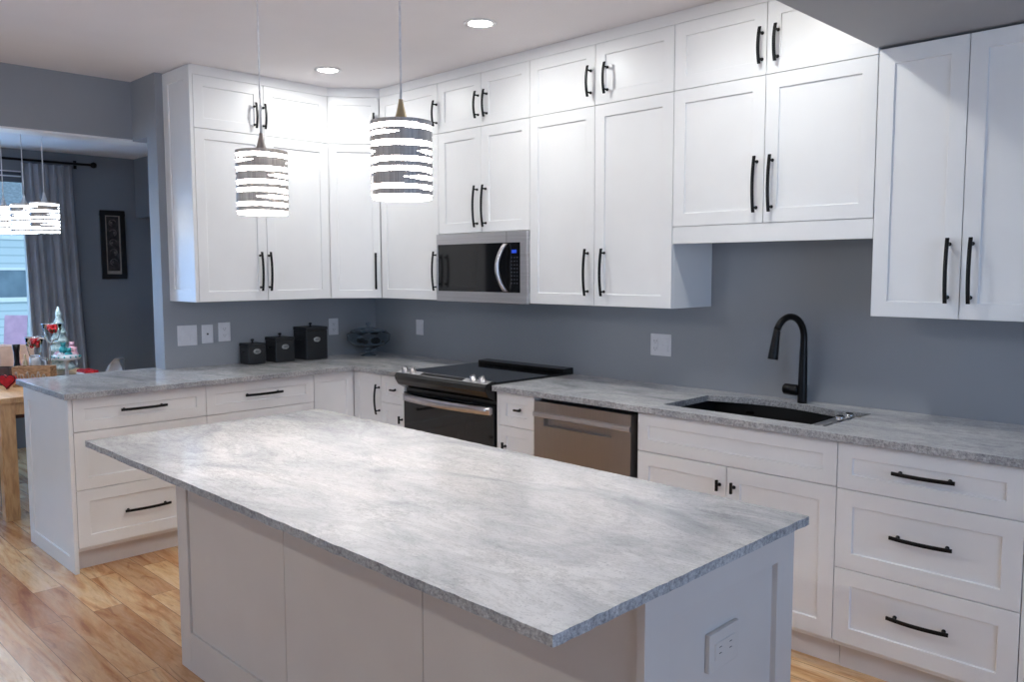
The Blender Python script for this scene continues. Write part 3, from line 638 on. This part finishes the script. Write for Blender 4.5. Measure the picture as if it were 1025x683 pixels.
# ------------------------------------------------------------------ glass bowl in the corner
gx, gy = .20, -.21
t = thing('glass_bowl', 'clear glass lidded bowl standing in the counter corner', 'bowl', (gx, gy, ZC))
MB().lathe([(.055, ZC+.0002), (.056, ZC+.004), (.018, ZC+.014), (.014, ZC+.03), (.03, ZC+.045), (.105, ZC+.07), (.148, ZC+.105), (.152, ZC+.15), (.128, ZC+.168), (.124, ZC+.166), (.146, ZC+.148), (.142, ZC+.108), (.10, ZC+.075), (.001, ZC+.052)], (gx, gy, 0), 40).build('bowl', M['bowlglass'], t)
ld = MB().lathe([(.126, ZC+.170), (.12, ZC+.178), (.06, ZC+.196), (.012, ZC+.2), (.008, ZC+.208), (.018, ZC+.218), (.016, ZC+.23), (.001, ZC+.234)], (gx, gy, 0), 36).build('lid', M['bowlglass'], t)
for i, (dx, dy, r_) in enumerate(((.05, .03, .034), (-.06, -.03, .03), (.065, .095, .012), (.02, -.05, .02))):
    o = MB().ball((gx+dx, gy+dy*.8, ZC+.086+r_*.5), r_, .7, 14).build('dark_ornament', M['enamel'], None)
    tag(o, ['larger dark ball in the glass bowl', 'dark ball at the left inside the glass bowl', 'smallest dark ball at the back of the glass bowl', 'dark ball at the front of the glass bowl'][i], 'ornament', 'dark ornaments inside the glass bowl')
# ------------------------------------------------------------------ recessed lights
def can(x, y, label, z=CZ, power=CAN_W, col=(.97, 1, .975)):
    t = thing('recessed_light', label, 'ceiling light', (x, y, z), 'recessed ceiling lights')
    MB().lathe([(.078, z-.0005), (.078, z-.004), (.062, z-.007), (.056, z-.004), (.056, z-.0005)], (x, y, 0), 40).build('trim_ring', M['trim'], t)
    MB().lathe([(.0555, z-.0008), (.0555, z-.0042), (.001, z-.0045)], (x, y, 0), 32).build('lens', M['canlens'], t)
    l = bpy.data.lights.new('can_lamp', 'AREA'); l.shape = 'DISK'; l.size = .10; l.energy = power; l.color = col
    o = bpy.data.objects.new('can_lamp', l); COL.objects.link(o); o.parent = t; o.location = (0, 0, -.012)
can(2.05, -.855, 'lit recessed ceiling light above the range, the larger of the two in view')
can(.765, -.86, 'lit recessed ceiling light near the corner, between the two pendants')
can(3.33, -.90, 'recessed ceiling light above the sink, just above the top frame edge', power=4.8)
can(1.0, -4.87, 'recessed ceiling light behind the camera, left', power=7)
can(2.9, -4.87, 'recessed ceiling light behind the camera, middle', power=7)
can(4.75, -4.87, 'recessed ceiling light behind the camera, right', power=7)
# ------------------------------------------------------------------ pendants
FULL = [(.055, .120), (.265, .335), (.480, .545), (.610, .675), (.825, .885)]
PART = [(.175, .024, 4.45, 1.15), (.41, .026, 4.15, .5), (.41, .026, 6.95, .8), (.745, .026, 6.85, 1.15), (.19, .024, 1.6, .9), (.73, .026, 2.3, .9), (.41, .026, 2.2, .6)]
def pendant(x, y, ztop, d, h, zceil, label, name='pendant_light', conemat='gold', diff='diffuser', rot=0, power=3.5, group=None, lcol=(1, .96, .9)):
    t = thing(name, label, 'pendant light', (x, y, ztop-h), group)
    r = d/2; NT, NZ = 96, 96; f = MB()
    g = {}
    def V(i, j, rr):
        k = (i % NT, j, rr)
        if k not in g: a = 2*PI*(i % NT)/NT; g[k] = f.v(x+rr*math.cos(a), y+rr*math.sin(a), ztop-h*j/NZ)
        return g[k]
    def solid(i, j):
        fz = (j+.5)/NZ; a = (2*PI*(i+.5)/NT+rot) % (2*PI)
        if j == 0: return True
        for z0, z1 in FULL:
            w_ = .006*math.sin(a*1.0+z0*9)
            if z0+w_ < fz < z1+w_: return False
        for zc, hw, ac, aw in PART:
            da = abs((a-ac+PI) % (2*PI)-PI)
            if da < aw and abs(fz-zc) < hw*min(1, (1-da/aw)*2.2): return False
        return fz < .955
    for j in range(NZ):
        for i in range(NT):
            if solid(i, j):
                a, b_, c_, d_ = V(i, j, r), V(i+1, j, r), V(i+1, j+1, r), V(i, j+1, r); f.f([a, b_, c_, d_], 0, True)
                a2, b2, c2, d2 = V(i, j, r-.0012), V(i+1, j, r-.0012), V(i+1, j+1, r-.0012), V(i, j+1, r-.0012); f.f([d2, c2, b2, a2], 0, True)
    f.build('metal_shade', M['shade'], t)
    MB().lathe([(r-.004, ztop-.003), (r-.004, ztop-h), (r-.0055, ztop-h), (r-.0055, ztop-.003)], (x, y, 0), 48, close=True).build('diffuser', M[diff], t)
    f = MB(); f.lathe([(r-.0015, ztop-.0008), (r-.0015, ztop-.0028), (.012, ztop-.0028), (.012, ztop-.0008)], (x, y, 0), 40, close=True); f.build('top_plate', M['shade'], t)
    MB().lathe([(.021, ztop-.0005), (.0195, ztop+.006), (.014, ztop+.022), (.009, ztop+.042), (.0055, ztop+.062), (.001, ztop+.063)], (x, y, 0), 20).build('cone_cap', M[conemat], t)
    MB().tube([(x, y, ztop-.02), (x, y, ztop-.005)], .012, 12).build('socket', M['black'], t)
    MB().ball((x, y, ztop-.068), .030, 1.3, 18).build('bulb', M['bulb'], t)
    MB().tube([(x, y, ztop+.055), (x, y, (ztop+zceil)/2), (x, y, zceil-.02)], .0032, 8).build('cord', M['cord'], t)
    MB().lathe([(.055, zceil-.0005), (.055, zceil-.014), (.04, zceil-.022), (.001, zceil-.023)], (x, y, 0), 28).build('canopy', M['silver'], t)
    l = bpy.data.lights.new('pendant_lamp', 'POINT'); l.energy = power; l.shadow_soft_size = .02; l.color = lcol
    o = bpy.data.objects.new('pendant_lamp', l); COL.objects.link(o); o.parent = t; o.location = (0, 0, .045)
    return t
pendant(3.117, -2.15, 1.912, .170, .210, CZ, 'striped metal drum pendant over the island, the nearer and larger one with a brass cone', rot=.0, group='striped drum pendants over the island')
pendant(2.340, -2.15, 1.911, .172, .213, CZ, 'striped metal drum pendant over the island, the farther one on the left', conemat='silver', rot=.12, group='striped drum pendants over the island')
dl = ('right one of three glowing striped pendants in the dining room', 'middle one of three glowing striped pendants in the dining room', 'glowing striped dining pendant cut by the left frame edge')
for i, (px_, py_) in enumerate(((-.69, -1.965), (-1.07, -1.975), (-1.445, -2.0))):
    pendant(px_, py_, 1.925+.01*i, .165, .185, DZ, dl[i], conemat='ceramic', diff='coolbulb', rot=i*1.1, power=5, group='striped drum pendants over the dining table', lcol=(.8, .9, 1))
# ------------------------------------------------------------------ dining room
# curtain rod
t = thing('curtain_rod', 'dark curtain rod above the dining room window', 'curtain rod', (XD+.09, -2.2, 2.42))
MB().tube([(XD+.09, -3.7, 2.425), (XD+.09, -.98, 2.425)], .011, 12).build('rod', M['black'], t)
MB().lathe([(.012, -.98), (.022, -.970), (.028, -.955), (.022, -.935), (.001, -.93)], (XD+.09, 0, 2.425), 16, ax='y').build('finial', M['black'], t)
for yy in (-1.08, -3.5):
    f = MB(); f.box(XD+.0005, yy-.012, 2.39, XD+.012, yy+.012, 2.46); f.tube([(XD+.01, yy, 2.425), (XD+.09, yy, 2.425)], .006, 8); f.build('bracket', M['black'], t)
# curtain: pleated cloth with thickness
def curtain(y0, y1, y0b, y1b, label, seed):
    rr_ = random.Random(seed); f = MB(); NU, NV = 120, 26; ph = [rr_.uniform(0, 6) for _ in range(4)]
    L1, L2 = [], []
    for j in range(NV+1):
        s = j/NV; z = 2.40-(2.40-.03)*s; row, row2 = [], []
        for i in range(NU+1):
            u = i/NU; e_ = s**1.3
            yy = (y0+(y1-y0)*u)*(1-e_)+(y0b+(y1b-y0b)*u)*e_
            a = u*2*PI*6.5
            xx = XD+.085+.034*math.sin(a+.5*math.sin(s*2+ph[0]))+.012*math.sin(a*.37+ph[1]+s*1.5)
            row.append(f.v(xx, yy+.01*math.sin(a*2+ph[2]), z)); row2.append(f.v(xx-.004, yy+.01*math.sin(a*2+ph[2]), z))
        L1.append(row); L2.append(row2)
    for j in range(NV):
        for i in range(NU):
            f.f([L1[j][i], L1[j][i+1], L1[j+1][i+1], L1[j+1][i]], 0, True); f.f([L2[j+1][i], L2[j+1][i+1], L2[j][i+1], L2[j][i]], 0, True)
    for i in range(NU): f.f([L1[0][i], L2[0][i], L2[0][i+1], L1[0][i+1]]); f.f([L1[NV][i+1], L2[NV][i+1], L2[NV][i], L1[NV][i]])
    for j in range(NV): f.f([L1[j][0], L1[j+1][0], L2[j+1][0], L2[j][0]]); f.f([L1[j][NU], L2[j][NU], L2[j+1][NU], L1[j+1][NU]])
    o = f.build('curtain', M['curtain'], None); return tag(o, label, 'curtain')
curtain(-1.53, -1.135, -1.48, -1.065, 'long grey pleated curtain right of the dining window', 3)
# roller blind
t = thing('roller_blind', 'grey blind pulled partly down at the top of the dining window', 'blind', (XD-.03, -2.3, 2.33))
B(XD-.028, W0+.06, 2.245, XD-.022, W1-.06, 2.335).build('fabric', M['blind'], t)
MB().tube([(XD-.02, W0+.06, 2.315), (XD-.02, W1-.06, 2.315)], .018, 12).build('roller', M['blind'], t)
# picture
t = thing('framed_picture', 'narrow black framed print on the slate dining room wall', 'picture', (XD+.01, -.795, 1.74))
p0, p1, q0_, q1_ = -.895, -.683, 1.432, 2.045
f = MB((XD, 0, 0), (0, 1, 0), (1, 0, 0))
fwid = .042
f.box(p0, .001, q0_, p1, .024, q0_+fwid); f.box(p0, .001, q1_-fwid, p1, .024, q1_); f.box(p0, .001, q0_+fwid, p0+fwid, .024, q1_-fwid); f.box(p1-fwid, .001, q0_+fwid, p1, .024, q1_-fwid)
f.build('frame', M['frameblack'], t, bev=.003)
MB((XD, 0, 0), (0, 1, 0), (1, 0, 0)).box(p0+fwid, .001, q0_+fwid, p1-fwid, .012, q1_-fwid).build('mat_board', M['cream'], t)
MB((XD, 0, 0), (0, 1, 0), (1, 0, 0)).box(p0+fwid+.012, .0121, q0_+fwid+.03, p1-fwid-.012, .0135, q1_-fwid-.012).build('print', M['art'], t)
f = MB((XD, 0, 0), (0, 1, 0), (1, 0, 0)); cm = (p0+p1)/2
for k in range(5):
    zz = q1_-.11-k*.088; sg = (-1)**k
    f.tube([(cm+sg*.03*math.cos(a), .0142, zz+.028*math.sin(a)) for a in [PI*.1+i*PI*1.3/8 for i in range(9)]], .0035, 6)
    f.box(cm-.012*sg-.008, .0136, zz-.012, cm-.012*sg+.010, .0146, zz+.008)
f.build('figures', M['artlight'], t)
# dining table
TX0, TX1, TY0, TY1, TZ = -2.05, -.595, -2.30, -1.42, .752
t = thing('dining_table', 'pale oak dining table with square legs behind the peninsula', 'table', ((TX0+TX1)/2, (TY0+TY1)/2, 0))
B(TX0, TY0, TZ-.035, TX1, TY1, TZ).build('tabletop', M['tablewood'], t, bev=.004)
f = MB(); f.box(TX0+.09, TY0+.03, TZ-.11, TX1-.10, TY0+.055, TZ-.0355); f.box(TX0+.09, TY1-.055, TZ-.11, TX1-.10, TY1-.03, TZ-.0355)
f.box(TX0+.03, TY0+.10, TZ-.11, TX0+.055, TY1-.10, TZ-.0355); f.box(TX1-.055, TY0+.10, TZ-.11, TX1-.03, TY1-.10, TZ-.0355); f.build('apron', M['tablewood'], t)
for xx in (TX0+.02, TX1-.10):
    for yy in (TY0+.02, TY1-.10): B(xx, yy, 0, xx+.08, yy+.08, TZ-.0355).build('leg', M['tablewood'], t, bev=.003)
def chair(cx_, cy_, ang, label, kind):
    t = thing('dining_chair', label, 'chair', (cx_, cy_, 0))
    u = Vector((math.cos(ang), math.sin(ang), 0)); n = Vector((-math.sin(ang), math.cos(ang), 0))   # n: facing direction
    mm = M['darkwood'] if kind == 'wood' else M['shell']
    MBx = lambda: MB((cx_, cy_, 0), tuple(u), tuple(n))
    if kind == 'wood':
        MBx().box(-.21, -.2, .42, .21, .22, .455).build('seat', mm, t, bev=.008)
        for sx in (-1, 1):
            MBx().tube([(sx*.18, -.185, 0), (sx*.18, -.185, .44), (sx*.18, -.215, .74), (sx*.175, -.245, .90)], .018, 8).build('leg', mm, t)
            MBx().tube([(sx*.18, .19, 0), (sx*.18, .19, .4195)], .018, 8).build('leg', mm, t)
        for zz in (.58, .70, .84): MBx().tube([(-.175, -.20-.1*(zz-.5), zz), (0, -.222-.1*(zz-.5), zz), (.175, -.20-.1*(zz-.5), zz)], .014, 8, flat=1.6).build('back_rail', mm, t)
    else:
        f = MBx(); NU, NV = 14, 16; rows = []
        for j in range(NV+1):
            s = j/NV; row = []
            for i in range(NU+1):
                q = -1+2*i/NU
                if s < .5: yy = .22-.40*s/.5; zz = .44-.012*math.cos(q*PI/2); 
                else: k = (s-.5)/.5; yy = -.18-.10*k; zz = .43+.445*k
                wdt = .23*math.sqrt(max(.02, 1-(max(0, s-.62)/.385)**2)); cv = .05*q*q
                row.append((q*wdt, yy+cv*(1 if s > .5 else 0), zz+(cv*.8 if s < .5 else 0)))
            rows.append(row)
        top_ = [[f.v(*p) for p in r_] for r_ in rows]; bot = [[f.v(p[0], p[1]-.006, p[2]-.006) for p in r_] for r_ in rows]
        for j in range(NV):
            for i in range(NU):
                f.f([top_[j][i], top_[j][i+1], top_[j+1][i+1], top_[j+1][i]], 0, True); f.f([bot[j+1][i], bot[j+1][i+1], bot[j][i+1], bot[j][i]], 0, True)
        for j in range(NV): f.f([top_[j][0], top_[j+1][0], bot[j+1][0], bot[j][0]]); f.f([top_[j+1][NU], top_[j][NU], bot[j][NU], bot[j+1][NU]])
        for i in range(NU): f.f([top_[0][i+1], top_[0][i], bot[0][i], bot[0][i+1]]); f.f([top_[NV][i], top_[NV][i+1], bot[NV][i+1], bot[NV][i]])
        f.build('shell', mm, t)
        for sx in (-1, 1):
            for yy in (-.17, .15): MBx().tube([(sx*.13, yy*.8, .425), (sx*.2, yy*1.2, 0)], .012, 8).build('leg', M['tablewood'], t)
    return t
chair(-1.24, -1.615, PI, 'grey shell chair pushed in at the dining table, its rounded back showing above the peninsula', 'shell')
chair(-1.20, -2.38, 0, 'dark walnut chair by the left frame edge on the near side of the oak table', 'wood')
chair(-2.10, -1.86, -PI/2, 'dark walnut chair at the window end of the oak table, seen under the tabletop', 'wood')

# ------------------------------------------------------------------ things on the dining table
TT = TZ
def lt(name, label, cat, prof, c, m, n=24, group=None):
    o = MB().lathe(prof, c, n).build(name, m, None); return tag(o, label, cat, group)
# tiered stand with two glass bowls
t = thing('tiered_stand', 'nickel tiered stand holding small glass bowls of red berries on the dining table', 'stand', (-1.20, -1.84, TT))
sx, sy = -1.20, -1.84
MB().lathe([(.075, TT+.0005), (.075, TT+.005), (.012, TT+.012), (.001, TT+.012)], (sx, sy, 0), 24).build('base', M['silver'], t)
MB().tube([(sx, sy, TT+.008), (sx, sy, TT+.27), (sx-.01, sy-.01, TT+.295), (sx-.02, sy-.04, TT+.300), (sx-.02, sy-.06, TT+.285)], .005, 10).build('pole', M['silver'], t)
MB().tube([(sx, sy+.012, TT+.008), (sx, sy+.012, TT+.25), (sx, sy+.03, TT+.285), (sx-.01, sy+.06, TT+.292)], .004, 10).build('side_pole', M['silver'], t)
def bowl(cx_, cy_, z, rd, h, lab, lab2, seed):
    b = thing('glass_bowl', lab, 'bowl', (cx_, cy_, z), 'glass bowls on the tiered stand')
    MB().lathe([(.02, z), (.034, z+.008), (rd*.8, z+h*.45), (rd, z+h), (rd-.003, z+h), (rd*.8-.003, z+h*.47), (.03, z+.011), (.001, z+.005)], (cx_, cy_, 0), 28).build('glass', M['glass'], b)
    MB().lathe([(rd+.001, z+h-.002), (rd+.003, z+h), (rd+.001, z+h+.002), (rd-.001, z+h)], (cx_, cy_, 0), 28, close=True).build('rim', M['chrome'], b)
    q = random.Random(seed)
    for k in range(7):
        a = k*2.4; d_ = rd*.5*math.sqrt((k+.3)/7); o = MB().ball((cx_+d_*math.cos(a), cy_+d_*math.sin(a), z+h*.62+q.uniform(-.010, .02)), .0150, 1, 10).build('red_berry', M['redberry'], None)
        tag(o, lab2, 'ornament', lab2+' group')
    f = MB()
    for k in range(14):
        a = q.uniform(0, 6.28); d_ = rd*q.uniform(.3, .75); zz = z+h*.55
        p = Vector((cx_+d_*math.cos(a), cy_+d_*math.sin(a), zz)); e_ = p+Vector((math.cos(a)*.02, math.sin(a)*.02, q.uniform(.01, .03)))
        f.tube([p, p.lerp(e_, .5), e_], [.002, .006, .001], 6, flat=.35)
    tag(f.build('evergreen_sprigs', M['green'], None), 'green sprigs tucked around the '+lab2, 'greenery', None, 'stuff')
bowl(sx-.060, sy+.045, TT+.268, .062, .125, 'upper glass bowl of red berries on the tiered stand', 'red berry in the upper glass bowl', 1)
bowl(sx-.080, sy-.062, TT+.170, .056, .135, 'lower glass bowl of red berries left of the stand pole', 'red berry in the lower glass bowl', 2)
for z in (TT+.268, TT+.170):
    MB().lathe([(.030, z-.004), (.034, z-.002), (.030, z-.0005), (.026, z-.002)], (sx-(.060 if z > TT+.2 else .080), sy+(.045 if z > TT+.2 else -.062), 0), 24, close=True).build('bowl_ring', M['silver'], t)
MB().tube([(sx, sy, TT+.262), (sx-.035, sy+.026, TT+.265)], .004, 8).build('arm', M['silver'], t)
MB().tube([(sx, sy, TT+.164), (sx-.058, sy-.040, TT+.166)], .004, 8).build('arm', M['silver'], t)
# cake stand with mitten shaped ornaments
cx_, cy_ = -1.30, -1.70
t = thing('cake_stand', 'white pedestal cake stand with dotted rim holding pink and turquoise ornaments', 'cake stand', (cx_, cy_, TT))
MB().lathe([(.050, TT+.0003), (.050, TT+.006), (.012, TT+.018), (.010, TT+.09), (.02, TT+.128), (.088, TT+.140), (.090, TT+.146), (.001, TT+.146)], (cx_, cy_, 0), 32).build('pedestal', M['ceramic'], t)
MB().lathe([(.0895, TT+.1465), (.092, TT+.150), (.075, TT+.175), (.070, TT+.174), (.083, TT+.152)], (cx_, cy_, 0), 32, close=True).build('cloth_edge', M['ceramic'], t)
f = MB()
for k in range(15):
    a = 2*PI*k/15; f.ball((cx_+.0895*math.cos(a), cy_+.0895*math.sin(a), TT+.158), .0065, 1, 8)
f.build('dotted_rim', M['teal'], t)
for k, (dx, dy, dz, m_, lab) in enumerate(((.03, -.045, .165, 'ceramic', 'cream round ornament at the left front of the cake stand'), (.045, .002, .170, 'teal', 'turquoise bear-shaped ornament at the front of the cake stand'), (.03, .045, .170, 'pink', 'pink bear-shaped ornament at the right front of the cake stand'), (-.01, -.015, .205, 'teal', 'turquoise bear-shaped ornament on top of the cake stand pile'), (-.02, .045, .205, 'pink', 'pink bear-shaped ornament on top of the cake stand pile'), (-.045, -.04, .168, 'pink', 'pink round ornament at the back of the cake stand'))):
    b = thing('ornament', lab, 'ornament', (cx_+dx, cy_+dy, TT+dz), 'ornaments piled on the cake stand')
    p = (cx_+dx, cy_+dy, TT+dz)
    MB().ball(p, .0265, 1, 14).build('body', M[m_], b)
    if k not in (0, 5):
        MB().ball((p[0]+.003, p[1], p[2]+.033), .0175, 1, 12).build('head', M[m_], b)
        for s_ in (-1, 1): MB().ball((p[0]+.003, p[1]+s_*.013, p[2]+.048), .0065, 1, 8).build('ear', M[m_], b)
# ceramic tree
f = MB(); tx, ty = -1.55, -1.665
prof = []
for k in range(7):
    z = TT+.04+k*.064; rd = .102*(1-k/7.6)
    prof += [(rd*.72, z), (rd, z+.010), (rd*.92, z+.026)]
prof += [(.004, TT+.04+7*.064+.01)]
f.lathe(prof, (tx, ty, 0), 26)
t = thing('ceramic_tree', 'frosted white-green tiered ceramic tree behind the cake stand', 'tree', (tx, ty, TT))
f.build('tiers', M['tree'], t); MB().lathe([(.045, TT+.0003), (.045, TT+.03), (.030, TT+.0395)], (tx, ty, 0), 20).build('stump', M['ceramic'], t)
# wreath of twisted wood
f = MB(); q = random.Random(5)
for s_ in range(3):
    f.tube([(-1.095+.05*math.cos(2*PI*i/26), -1.735+.06*math.sin(2*PI*i/26), TT+.0145+.006*math.sin(2*PI*i/26*5+s_*2.1)) for i in range(27)], .0075, 7)
tag(f.build('twig_wreath', M['darkwood'], None), 'small brown twisted twig wreath lying before the cake stand', 'wreath')
# napkins
def sheet(nm, pts, z, m_, lab, cat):
    f = MB(); f.prism(pts, z, z+.006); return tag(f.build(nm, m_, None, bev=.001), lab, cat)
sheet('paper_napkin', [(-1.60, -1.545), (-1.44, -1.60), (-1.42, -1.53), (-1.58, -1.52)], TT+.0002, M['whitecloth'], 'flat white paper napkin on the oak dining table', 'napkin')
f = MB(); NU = 12
rows = [[f.v(-1.70+.20*i/NU, -1.515+.09*j/6, TT+.004+.018*abs(math.sin(i*.9+j*.7))) for i in range(NU+1)] for j in range(7)]
rows2 = [[f.v(-1.70+.20*i/NU, -1.515+.09*j/6, TT+.0004) for i in range(NU+1)] for j in range(7)]
for j in range(6):
    for i in range(NU): f.f([rows[j][i], rows[j][i+1], rows[j+1][i+1], rows[j+1][i]], 0, True); f.f([rows2[j+1][i], rows2[j+1][i+1], rows2[j][i+1], rows2[j][i]])
for i in range(NU): f.f([rows[0][i], rows2[0][i], rows2[0][i+1], rows[0][i+1]]); f.f([rows[6][i+1], rows2[6][i+1], rows2[6][i], rows[6][i]])
for j in range(6): f.f([rows[j+1][0], rows2[j+1][0], rows2[j][0], rows[j][0]]); f.f([rows[j][NU], rows2[j][NU], rows2[j+1][NU], rows[j+1][NU]])
tag(f.build('red_napkin', M['red'], None), 'crumpled red cloth napkin at the right end of the oak table', 'napkin')
# tan crate with pale wavy lettering
def crate(cx_, cy_, ang, w_, d_, h_, name, label, m_):
    u = Vector((math.cos(ang), math.sin(ang), 0)); n = Vector((math.sin(ang), -math.cos(ang), 0))
    t = thing(name, label, 'basket', (cx_, cy_, TT))
    f = MB((cx_, cy_, TT+.0003), tuple(u), tuple(n)); w2, d2 = w_/2, d_/2
    f.box(-w2, -d2, 0, w2, d2, .006); f.box(-w2, d2-.008, .006, w2, d2, h_); f.box(-w2, -d2, .006, w2, -d2+.008, h_); f.box(-w2, -d2+.008, .006, -w2+.008, d2-.008, h_); f.box(w2-.008, -d2+.008, .006, w2, d2-.008, h_)
    f.build('basket_wall', m_, t, bev=.001); return t, u, n
t, u, n = crate(-1.07, -1.965, .92, .235, .10, .130, 'slatted_crate', 'tan wooden crate with pale curly lettering beside the peninsula corner', M['wicker'])
f = MB((-1.07, -1.965, TT), tuple(u), tuple(n))
f.tube([(-.10+.2*i/60, .0525, .065+.035*math.sin(i*.62)*(1 if i % 20 < 12 else .5)) for i in range(61)], .004, 6)
f.build('pale_lettering', M['cream'], t)
crate(-1.30, -2.10, .92, .15, .12, .115, 'wicker_basket', 'dark brown wicker basket at the left frame edge on the dining table', M['darkwood'])
# black bottle, small bottles, pitcher
lt('black_bottle', 'tall matte black bottle standing behind the baskets on the dining table', 'bottle', [(.020, TT+.0003), (.021, TT+.10), (.016, TT+.13), (.018, TT+.20), (.022, TT+.215), (.024, TT+.250), (.001, TT+.251)], (-1.45, -1.969, 0), M['black'])
for i, (bx_, by_, h_, m_) in enumerate(((-1.50, -1.945, .19, 'pink'), (-1.50, -1.905, .175, 'gold'))):
    lt('small_bottle', ['slim pinkish bottle right of the black bottle', 'slim brass-coloured bottle left of the cream pitcher'][i], 'bottle', [(.015, TT+.0003), (.016, TT+h_*.6), (.007, TT+h_*.78), (.007, TT+h_*.95), (.001, TT+h_)], (bx_, by_, 0), M[m_], 16, 'small bottles on the dining table')
t = thing('cream_pitcher', 'cream pitcher with handle behind the tan crate', 'pitcher', (-1.38, -1.875, TT))
MB().lathe([(.032, TT+.0003), (.042, TT+.05), (.034, TT+.11), (.036, TT+.16), (.032, TT+.158), (.030, TT+.11), (.036, TT+.05), (.001, TT+.01)], (-1.38, -1.875, 0), 24).build('body', M['ceramic'], t)
MB().tube([(-1.372, -1.84, TT+.14), (-1.365, -1.815, TT+.13), (-1.362, -1.812, TT+.08), (-1.372, -1.836, TT+.05)], .005, 8).build('handle', M['ceramic'], t)
# tan box with lilac card on it
tag(B(-2.0, -1.985, TT+.0003, -1.80, -1.765, TT+.215).build('card_box', M['tan'], None, bev=.004), 'plain tan cardboard box at the window end of the dining table', 'box')
t = thing('lilac_card', 'square lilac card propped on the tan box in front of the window', 'card', (-1.9, -1.86, TT+.2155))
f = MB((-1.9, -1.86, TT+.2157), (.72, .69, 0), (-.10, .10, .99), (.69, -.72, .1)); f.box(-.085, 0, -.003, .085, .215, .003); f.build('card', M['lilac'], t)
f = MB((-1.9, -1.86, TT+.2157), (.72, .69, 0), (.69, -.72, 0)); f.extr([(-.075, 0), (-.07, 0), (-.012, .12), (-.018, .12)], -.01, .01); f.build('easel_strut', M['lilac'], t)
# red heart cushion ornament on table edge
f = MB((-1.02, -2.135, TT+.0), (.72, .69, 0), (.69, -.72, 0)); NH = 36
hp = []
for k in range(NH):
    a = 2*PI*k/NH; hx = 16*math.sin(a)**3; hz = 13*math.cos(a)-5*math.cos(2*a)-2*math.cos(3*a)-math.cos(4*a); hp.append((hx*.0034, hz*.0031+.0535))
t = thing('heart_ornament', 'red heart ornament with black edging at the left corner of the oak table', 'ornament', (-1.02, -2.135, TT))
F_ = [f.v(x_, .012, z_) for x_, z_ in hp]; K_ = [f.v(x_, -.012, z_) for x_, z_ in hp]; Fi = [f.v(x_*.8, .018, (z_-.05)*.8+.05) for x_, z_ in hp]
for k in range(NH):
    j = (k+1) % NH; f.f([F_[k], F_[j], K_[j], K_[k]]); f.f([F_[k], Fi[k], Fi[j], F_[j]], 0, True)
f.f(Fi); f.f(K_); f.build('heart', M['red'], t)
f = MB((-1.02, -2.135, TT+.0), (.72, .69, 0), (.69, -.72, 0)); f.tube([(x_*1.03, .012, (z_-.05)*1.03+.0515) for x_, z_ in hp+hp[:1]], .0028, 6); f.build('black_edging', M['black'], t)
# ------------------------------------------------------------------ outside the dining window
struct('lawn', B(-40, -30, -.62, XD-.2, 30, -.5), M['snow'])
t = thing('neighbour_house', 'pale sided house seen through the dining room window', 'house', (-13, 0, -.5))
B(-18, -9, -.499, -12, 9, 2.6).build('wall', M['siding'], t)
f = MB((0, -9.4, 0), (0, 1, 0), (1, 0, 0)); f.extr([(-18.4, 2.6005), (-11.6, 2.6005), (-15, 4.4)], 0, 18.8); f.build('roof', M['roof'], t)
for yy in (-6.2, -3.2, .15, 3.4, 6.4):
    f = MB(); f.box(-11.999, yy, .95, -11.96, yy+.08, 2.15); f.box(-11.999, yy+.92, .95, -11.96, yy+1.0, 2.15); f.box(-11.999, yy+.08, .95, -11.96, yy+.92, 1.03); f.box(-11.999, yy+.08, 2.07, -11.96, yy+.92, 2.15); f.box(-11.999, yy+.08, 1.52, -11.965, yy+.92, 1.57)
    fr = f.build('window', M['trim'], t); B(-11.998, yy+.081, 1.031, -11.985, yy+.919, 1.519).build('pane', M['extglass'], fr)
struct('path', B(-11.0, -12, -.4995, -9.2, 12, -.48), M['snow'])
